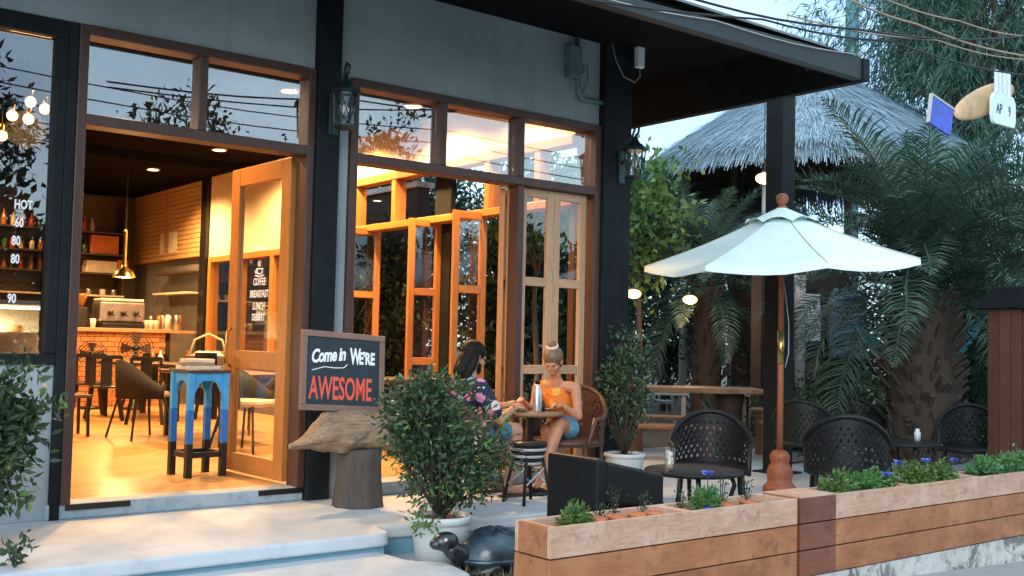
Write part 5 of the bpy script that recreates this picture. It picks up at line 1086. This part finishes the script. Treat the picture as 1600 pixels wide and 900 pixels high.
h = MB(); h.ball(Pm(.045,0,-.095), (.042,.044,.035), 12, 8, rot); limb(h, [(Pm(.03,-.056,-.05),.016),(Pm(.05,-.03,-.10),.02),(Pm(.05,.03,-.10),.02),(Pm(.03,.056,-.05),.016)]); fuse('beard', h, 'hair_dark', pm, .006)
for y in (-1,1): MB().ball(Pm(.088,.031*y,.0), .009, 8, 6).build('eye', 'eye_dark', pm, True)
c = MB(); limb(c, [((4.975,Y0,.50),.150),((4.965,Y0,.66),.145),((5.0,Y0,.82),.143),((5.02,Y0,.90),.10)]); c.capsule((5.01,Y0-.16,.885),(5.01,Y0+.16,.885),.078,.078)
for s, el in ((-1,(5.12,Y0-.235,.70)),(1,(5.17,Y0+.205,.72))): limb(c, [((5.02,Y0+s*.175,.88),.080),(el,.072)])
fuse('shirt', c, 'shirt', pm, .009)
c = MB(); limb(c, [((4.97,Y0-.03,.49),.155),((4.97,Y0+.03,.49),.155)])
for s in (-1,1): limb(c, [((5.0,Y0+s*.09,.52),.110),((5.30,Y0+s*.13,.525),.086)])
fuse('shorts', c, 'denim_blue', pm, .009)
for s in (-1,1): box('sandal', 'sandal', (5.29,5.60,Y0+s*.14-.045,Y0+s*.14+.045,.001,.02), pm, .008)
MB().tube([(5.375+.032*math.cos(a)*.4,Y0-.16+.032*math.cos(a),.705+.032*math.sin(a)) for a in np.arange(0,6.4,.5)], .005, 6).build('bracelet', 'black_metal', pm, True)
# ---- woman
pw = person('woman in an orange floral top and denim shorts seated with crossed legs', (0,0,0))
fd = Vector((-.86,-.5,0)).normalized(); b = MB()
limb(b, [((6.09,6.99,.50),.125),((6.06,6.97,.62),.105),((6.0,6.935,.76),.115),((5.955,6.91,.88),.075),((5.92,6.885,.955),.048),((5.905,6.87,.99),.046)]); b.capsule((5.885,7.03,.875),(6.025,6.79,.875),.05,.05)
limb(b, [((5.87,7.055,.87),.047),((5.80,7.03,.665),.036),((5.635,6.95,.745),.023)]); hand(b, (5.635,6.95,.745), (-.8,-.45,.35), (.1,.2,1), .7, .92, 1)
limb(b, [((6.04,6.765,.87),.048),((6.03,6.71,.635),.037),((5.875,6.74,.725),.023)]); hand(b, (5.875,6.74,.725), (-.85,.2,.12), (0,0,1), 1.0, .92, -1)
limb(b, [((6.08,6.90,.52),.095),((5.87,6.78,.565),.064),((5.79,6.755,.42),.055),((5.70,6.74,.20),.036)]); limb(b, [((5.70,6.74,.19),.034),((5.63,6.71,.13),.034),((5.58,6.70,.085),.024)])
limb(b, [((6.08,7.05,.50),.095),((5.86,6.90,.50),.066),((5.90,6.90,.30),.053),((5.93,6.90,.10),.036)]); limb(b, [((5.93,6.90,.06),.033),((5.84,6.85,.04),.033),((5.77,6.81,.03),.024)])
Pw, rot = head(b, (5.865,6.855,1.085), fd, R(28), .95)
fuse('body', b, 'skin_woman', pw, .0065)
h = MB(); h.ball(Pw(-.022,0,.045), (.104,.086,.088), 16, 10, rot); h.ball(Pw(-.05,0,-.01), (.068,.075,.075), 14, 10, rot); fuse('hair', h, 'hair_blonde', pw, .007)
h = MB(); h.ball(Pw(-.035,0,.150), (.045,.045,.04), 12, 8); h.ball(Pw(-.05,.02,.165), (.03,.03,.025), 10, 8); fuse('bun', h, 'hair_blonde', pw, .006)
MB().tube([Pw(-.035+.04*math.cos(a),.04*math.sin(a),.137) for a in np.arange(0,6.6,.5)], .018, 8).build('scrunchie', 'scrunchie', pw, True)
for y in (-1,1): MB().ball(Pw(.084,.031*y,-.002), .0065, 8, 6).build('eye', 'eye_dark', pw, True)
MB().ball(Pw(.094,0,-.062), (.006,.02,.008), 10, 6, rot).build('lips', 'lips', pw, True)
c = MB(); limb(c, [((6.07,6.975,.58),.118),((6.06,6.97,.64),.116),((5.995,6.93,.77),.128),((5.97,6.915,.81),.105)]); limb(c, [((5.93,6.98,.80),.062),((5.90,7.01,.875),.058)])
fuse('top', c, 'top_orange', pw, .008)
c = MB(); limb(c, [((6.09,6.99,.49),.142),((6.08,6.985,.56),.125)]); limb(c, [((6.08,6.90,.52),.108),((6.0,6.855,.54),.094)]); limb(c, [((6.08,7.05,.50),.106),((5.98,6.98,.505),.09)]); fuse('shorts', c, 'blue_shorts', pw, .008)
box('sandal', 'sandal', (5.76,5.96,6.80,6.90,.001,.016), pw, .006)
